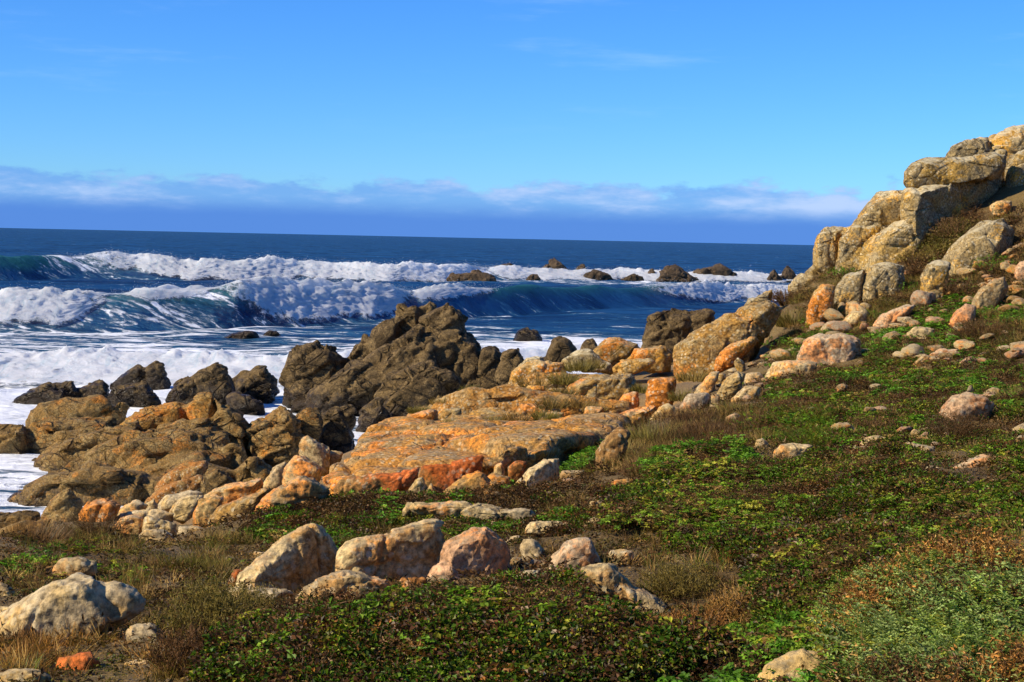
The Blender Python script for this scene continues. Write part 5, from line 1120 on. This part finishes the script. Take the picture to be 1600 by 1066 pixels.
plant('dark_shrub','dark brown shrub left of the grey domed boulder shrub','shrub',1365,672,120,'twig','brown',SG,23,.5,n=110)
plant('dry_bush','dead grassy bush on the slope left of the green clump','shrub',985,715,100,'grass','dry',SG,24,1.0,n=130)
plant('dry_bush','tan dead grass clump below the orange block','shrub',1020,690,100,'grass','dry',SG,25,1.0,n=120)
plant('dry_bush','tan tussock at the right edge of the middle slope','shrub',1590,625,70,'grass','dry',SG,26,1.0,n=80)
for i_, (nm_, lab_, px_, py_, w_, kd_, pl_, h_, n_) in enumerate([('dark_shrub','dark brown shrub above the bright green succulent patch',1255,645,95,'twig','brown',.45,110),('dark_shrub','dark low shrub in the upper middle of the green slope',1405,618,110,'twig','brown',.4,120),
 ('dark_shrub','brown shrub right of the purple brown shrub near the right edge',1565,672,95,'twig','brown',.5,110),('dark_shrub','dark shrub at the left end of the green slope below the small pink stone',1130,690,85,'twig','brown',.5,90),('leafy_plant','light green leafy clump at the top of the green slope',1335,598,95,'leafy','bright',.35,90),
 ('leafy_plant','light green leafy clump below the flat-topped boulder',1230,618,90,'leafy','bright',.35,80),('leafy_plant','light green leafy clump above the grey domed boulder',1460,592,100,'leafy','bright',.35,90),('leafy_plant','green leafy clump in the middle of the wide bramble mat',1180,770,100,'leafy','mid',.4,90),
 ('leafy_plant','green leafy clump at the upper right of the wide bramble mat',1500,775,110,'leafy','mid',.4,100),('leafy_plant','green leafy clump low in the wide bramble mat',1290,850,110,'leafy','mid',.35,100),('leafy_plant','yellow green clump on the left of the bottom centre mat',560,1000,110,'leafy','mid',.3,70),('leafy_plant','yellow green clump on the right of the bottom centre mat',820,985,110,'leafy','mid',.3,70)]):
    plant(nm_, lab_, 'shrub' if kd_ == 'twig' else 'plant', px_, py_, w_, kd_, pl_, SG, 60 + i_, h_, n=n_)
HG = 'shrubs and plants of the hill'
for i, (nm, lab, cat, px, py, w, kd, pl, h, n) in enumerate([
 ('dark_shrub','dark green shrub under the grey rounded hill block','shrub',1432,412,65,'leafy','dark',.8,70),('dark_shrub','brown dead shrub between hill outcrop and diagonal boulder','shrub',1490,372,90,'twig','brown',.9,110),
 ('leafy_plant','bright green plant right below the diagonal boulder','plant',1553,430,75,'leafy','bright',.9,80),('leafy_plant','bright green plant at the right edge of the hill foot','plant',1588,505,60,'leafy','bright',.8,60),
 ('leafy_plant','bright green plant in the middle of the scree','plant',1395,528,55,'leafy','bright',.6,55),('leafy_plant','green plant right of the jutting knob','plant',1318,438,60,'leafy','bright',.7,50),
 ('leafy_plant','green plant on the slope right of the great golden boulder','plant',1213,538,50,'leafy','bright',.9,45),('leafy_plant','green plant left of the upright grey hill rock','plant',1415,455,45,'leafy','bright',.7,40),
 ('leafy_plant','green flat plant at the upper right of the scree','plant',1468,512,60,'leafy','bright',.35,50),('dark_shrub','brown shrub leaning on the tan hill boulder','shrub',1335,462,55,'twig','rust',.9,80),
 ('dark_shrub','dark brown shrub left of the orange standing boulder','shrub',1228,478,60,'twig','brown',.9,80),('dark_shrub','brown shrub right of the upright grey hill rock','shrub',1505,460,90,'twig','brown',.7,110),
 ('dead_shrub','tangle of dead twigs right of the pinkish slanting boulder','shrub',1535,535,110,'twig','brown',.6,130),('dark_shrub','dark low shrub above the right end of the scree','shrub',1430,545,60,'twig','brown',.5,70),
 ('leafy_plant','small green plant on the tall hill ledge','plant',1575,348,35,'leafy','bright',.5,25),('leafy_plant','pale green plant beside the dead hill shrub','plant',1475,395,45,'leafy','mid',.7,35),
 ('grass_tuft','olive grass slope tuft above the orange standing boulder','grass',1240,505,70,'grass','olive',1.0,90),('grass_tuft','olive grass tuft right of the orange standing boulder','grass',1300,495,60,'grass','olive',1.0,80),
 ('leafy_plant','green plant above the big pale boulder of the middle slope','plant',1300,512,50,'leafy','bright',.6,40),('leafy_plant','bright green plant by the orange-tinged slanting boulder','plant',1560,478,50,'leafy','bright',.5,40)]):
    plant(nm, lab, cat, px, py, w, kd, pl, HG, 100 + i, h, n=n)
TG = 'grass tufts on the ochre ledges'
for i, (lab, px, py, w, Y) in enumerate([
 ('olive grass tuft at the left end of the lowest ledge','655',673,55,21.6),('wide olive grass tuft left of centre on the lowest ledge','715',668,70,21.6),('olive grass tuft at the middle of the lowest ledge','772',662,60,21.8),('olive grass tuft at the right of the lowest ledge','805',656,60,22.0),
 ('olive grass tuft under the broad flat ledge','850',652,60,22.2),('tan grass tuft at the far left corner of the upper ledges','655',642,45,24.8),('tan grass tuft above the smooth orange bulge','690',630,45,25.2),('tan grass tuft stepping up the upper ledges','735',612,45,27.2),
 ('long grass tuft below the white-topped golden boulder','840',602,80,28.6),('grass tuft in front of the white-topped golden boulder','880',596,70,28.4),('grass tuft right of the white-topped golden boulder','905',576,60,30.0),('grass tuft between ledge stones in the middle','862',634,60,24.0),
 ('grass tuft left of the cracked golden block','905',632,60,24.6),('grass tuft in the ledge step behind the centre','880',616,55,26.0),('grass tuft right of the cracked golden block','1005',610,50,26.0),('grass tuft above the small ochre hump','800',622,50,25.8),
 ('olive grass tuft beside the bright orange squarish block','1065',622,60,24.5),('olive grass tuft under the great golden boulder','1085',592,70,28.0),('grass tuft growing in the crack of the shore row','395',782,55,17.5),('tan grass in front of the big pale yellow boulder','445',812,80,14.8),
 ('grass tuft on the low skyline ledge','925',572,50,31.0),('grass tuft at the foot of the cracked golden block','930',640,50,23.4)]):
    plant('grass_tuft', lab, 'grass', float(px), py, w, 'grass', 'olive' if i % 3 else 'dry', TG, 200 + i, .75, n=60, Y=Y)

# ---- loose stones: shared meshes, copies told apart only by their patch
STM = {m: [stone_mesh(60 + i, m) for i in range(7)] for m in ('pale', 'grey', 'pink', 'ochre', 'shelf')}
ANCHOR = [(1295,545,'the big pale scree boulder'),(1240,575,'the flat-topped boulder'),(1282,472,'the orange standing boulder'),(1330,445,'the tan hill boulder'),(1380,440,'the dark grey hill boulder'),(1462,440,'the upright grey rock'),(1525,385,'the big diagonal boulder'),
 (1395,492,'the long reddish ledge'),(1500,495,'the pinkish slanting boulder'),(1548,455,'the orange-tinged slanting boulder'),(1438,520,'the tan flat boulder'),(1535,535,'the tangle of dead twigs'),(1590,420,'the pale edge boulder'),(1570,325,'the tall pale block'),(1475,550,'the flat pinkish stone'),
 (1330,490,'the pale ledge-side stone'),(1140,600,'the golden pile stone'),(1090,625,'the pinkish pile boulder'),(1160,615,'the pale tan pile boulder'),(1035,643,'the cream grass stone'),(155,795,'the leftmost orange shore boulder'),(230,818,'the orange and white shore boulder'),(325,795,'the upright orange shore boulder'),
 (450,775,'the big pale yellow boulder'),(375,790,'the slanting orange boulder'),(280,785,'the leaning tan boulder'),(115,950,'the big overhanging boulder'),(440,870,'the wedge boulder'),(115,882,'the orange-tan grass boulder'),(740,755,'the brown triangular boulder'),(845,742,'the square cream boulder'),(660,755,'the red slab face'),
 (1420,702,'the white rough boulder'),(1190,695,'the white upright stone'),(1240,705,'the flat tan ledge'),(1510,725,'the long pinkish ledge'),(1005,752,'the orange-edged ledge stone'),(610,860,'the long cream boulder'),(745,865,'the pinkish pyramid boulder'),(895,865,'the domed boulder'),(700,895,'the round orange boulder')]
NTH = ['nearest', 'second nearest', 'third nearest', 'fourth nearest', 'fifth nearest', 'sixth nearest', 'seventh nearest', 'eighth nearest', 'ninth nearest', 'tenth nearest', 'eleventh nearest', 'twelfth nearest']
LOOSE = []
def stones(kind, group, poly, n, size, mats, seed):
    rs = np.random.default_rng(seed); poly = pts(poly); xs = [q[0] for q in poly]; ys = [q[1] for q in poly]; k = 0
    while k < n:
        x, y = rs.uniform(min(xs), max(xs)), rs.uniform(min(ys), max(ys))
        if not inside(poly, np.array([x]), np.array([y]))[0]: continue
        Y = G(x, y); q = P(x, y, Y); z = ground_z(q[None, :2])[0]; s = rs.uniform(*size) * (1 if rs.random() < .8 else 1.5) * .5 * Y / FPX
        mt = mats[rs.integers(len(mats))]
        o = link(kind, STM[mt][rs.integers(7)], (q[0], q[1], z + .52 * s), category='stone', group=group)
        o.scale = (s, s * rs.uniform(.7, 1.1), s * rs.uniform(.55, .85)); o.rotation_euler = (rs.normal(0, .25), rs.normal(0, .25), rs.uniform(0, 6.28)); k += 1
        sx, sy = [float(v_[0]) for v_ in project(np.array([o.location[:]]))]
        d, ax, ay, ph = min((math.hypot(sx - ax, (sy - ay) * 1.6), ax, ay, ph) for ax, ay, ph in ANCHOR)
        side = ('left of' if sx < ax else 'right of') if abs(sx - ax) > abs(sy - ay) * 1.2 else ('above' if sy < ay else 'below')
        LOOSE.append((({'pale': 'tan', 'grey': 'whitish', 'pink': 'pinkish', 'ochre': 'orange'}[mt], kind, side, ph), d, o))
def name_stones():
    seen = {}
    for key, d, o in sorted(LOOSE, key=lambda a: a[1]):
        c = seen[key] = seen.get(key, 0) + 1
        o['label'] = '%s loose %s %s %s %s' % (NTH[min(c, 12) - 1], key[0], key[1], key[2], key[3])
stones('stone', 'loose stones in the scree at the hill foot', '1200,585 1225,545 1262,515 1330,475 1400,490 1480,490 1550,530 1605,520 1605,580 1450,572 1350,572', 95, (12, 30), ['pale', 'pale', 'pink', 'grey'], 1)
stones('stone', 'loose stones on the upper hill side', '1480,440 1540,330 1605,330 1605,470 1540,480', 34, (11, 24), ['pale', 'pink', 'ochre'], 2)
stones('stone', 'loose stones among the shore row boulders', '130,815 300,770 420,760 520,740 500,790 400,815 200,840', 12, (10, 22), ['pale', 'grey', 'ochre'], 3)
stones('pebble', 'loose stones on the bare patch of the left foreground', '215,900 260,850 350,850 360,890 300,950 240,950', 26, (5, 13), ['pale', 'grey'], 4)
stones('stone', 'loose stones in the rubble at the foot of the slab', '690,780 780,750 860,745 900,770 850,790 720,795', 22, (8, 20), ['pale', 'ochre', 'pink'], 5)
stones('stone', 'loose stones around the stone pile of the dry slope', '1040,640 1100,590 1200,560 1230,600 1180,640 1080,655', 26, (8, 18), ['pale', 'grey', 'pink'], 6)
stones('stone', 'loose stones scattered over the middle slope', '1050,760 1200,690 1350,680 1580,690 1580,730 1300,720 1100,760', 14, (7, 18), ['pale', 'grey', 'pink'], 7)
stones('rock', 'loose rocks over the middle slope', '1210,640 1300,600 1600,590 1600,700 1330,690', 22, (14, 34), ['pale', 'pink', 'grey'], 9)
stones('rock', 'loose rocks on the lower hill', '1310,470 1360,430 1600,420 1600,500 1450,500', 30, (16, 36), ['pale', 'pink', 'ochre'], 10)
stones('stone', 'loose stones between the near row of boulders', '480,918 700,905 860,885 980,895 800,912 640,930', 22, (12, 30), ['pale', 'pink', 'ochre'], 8)
name_stones()
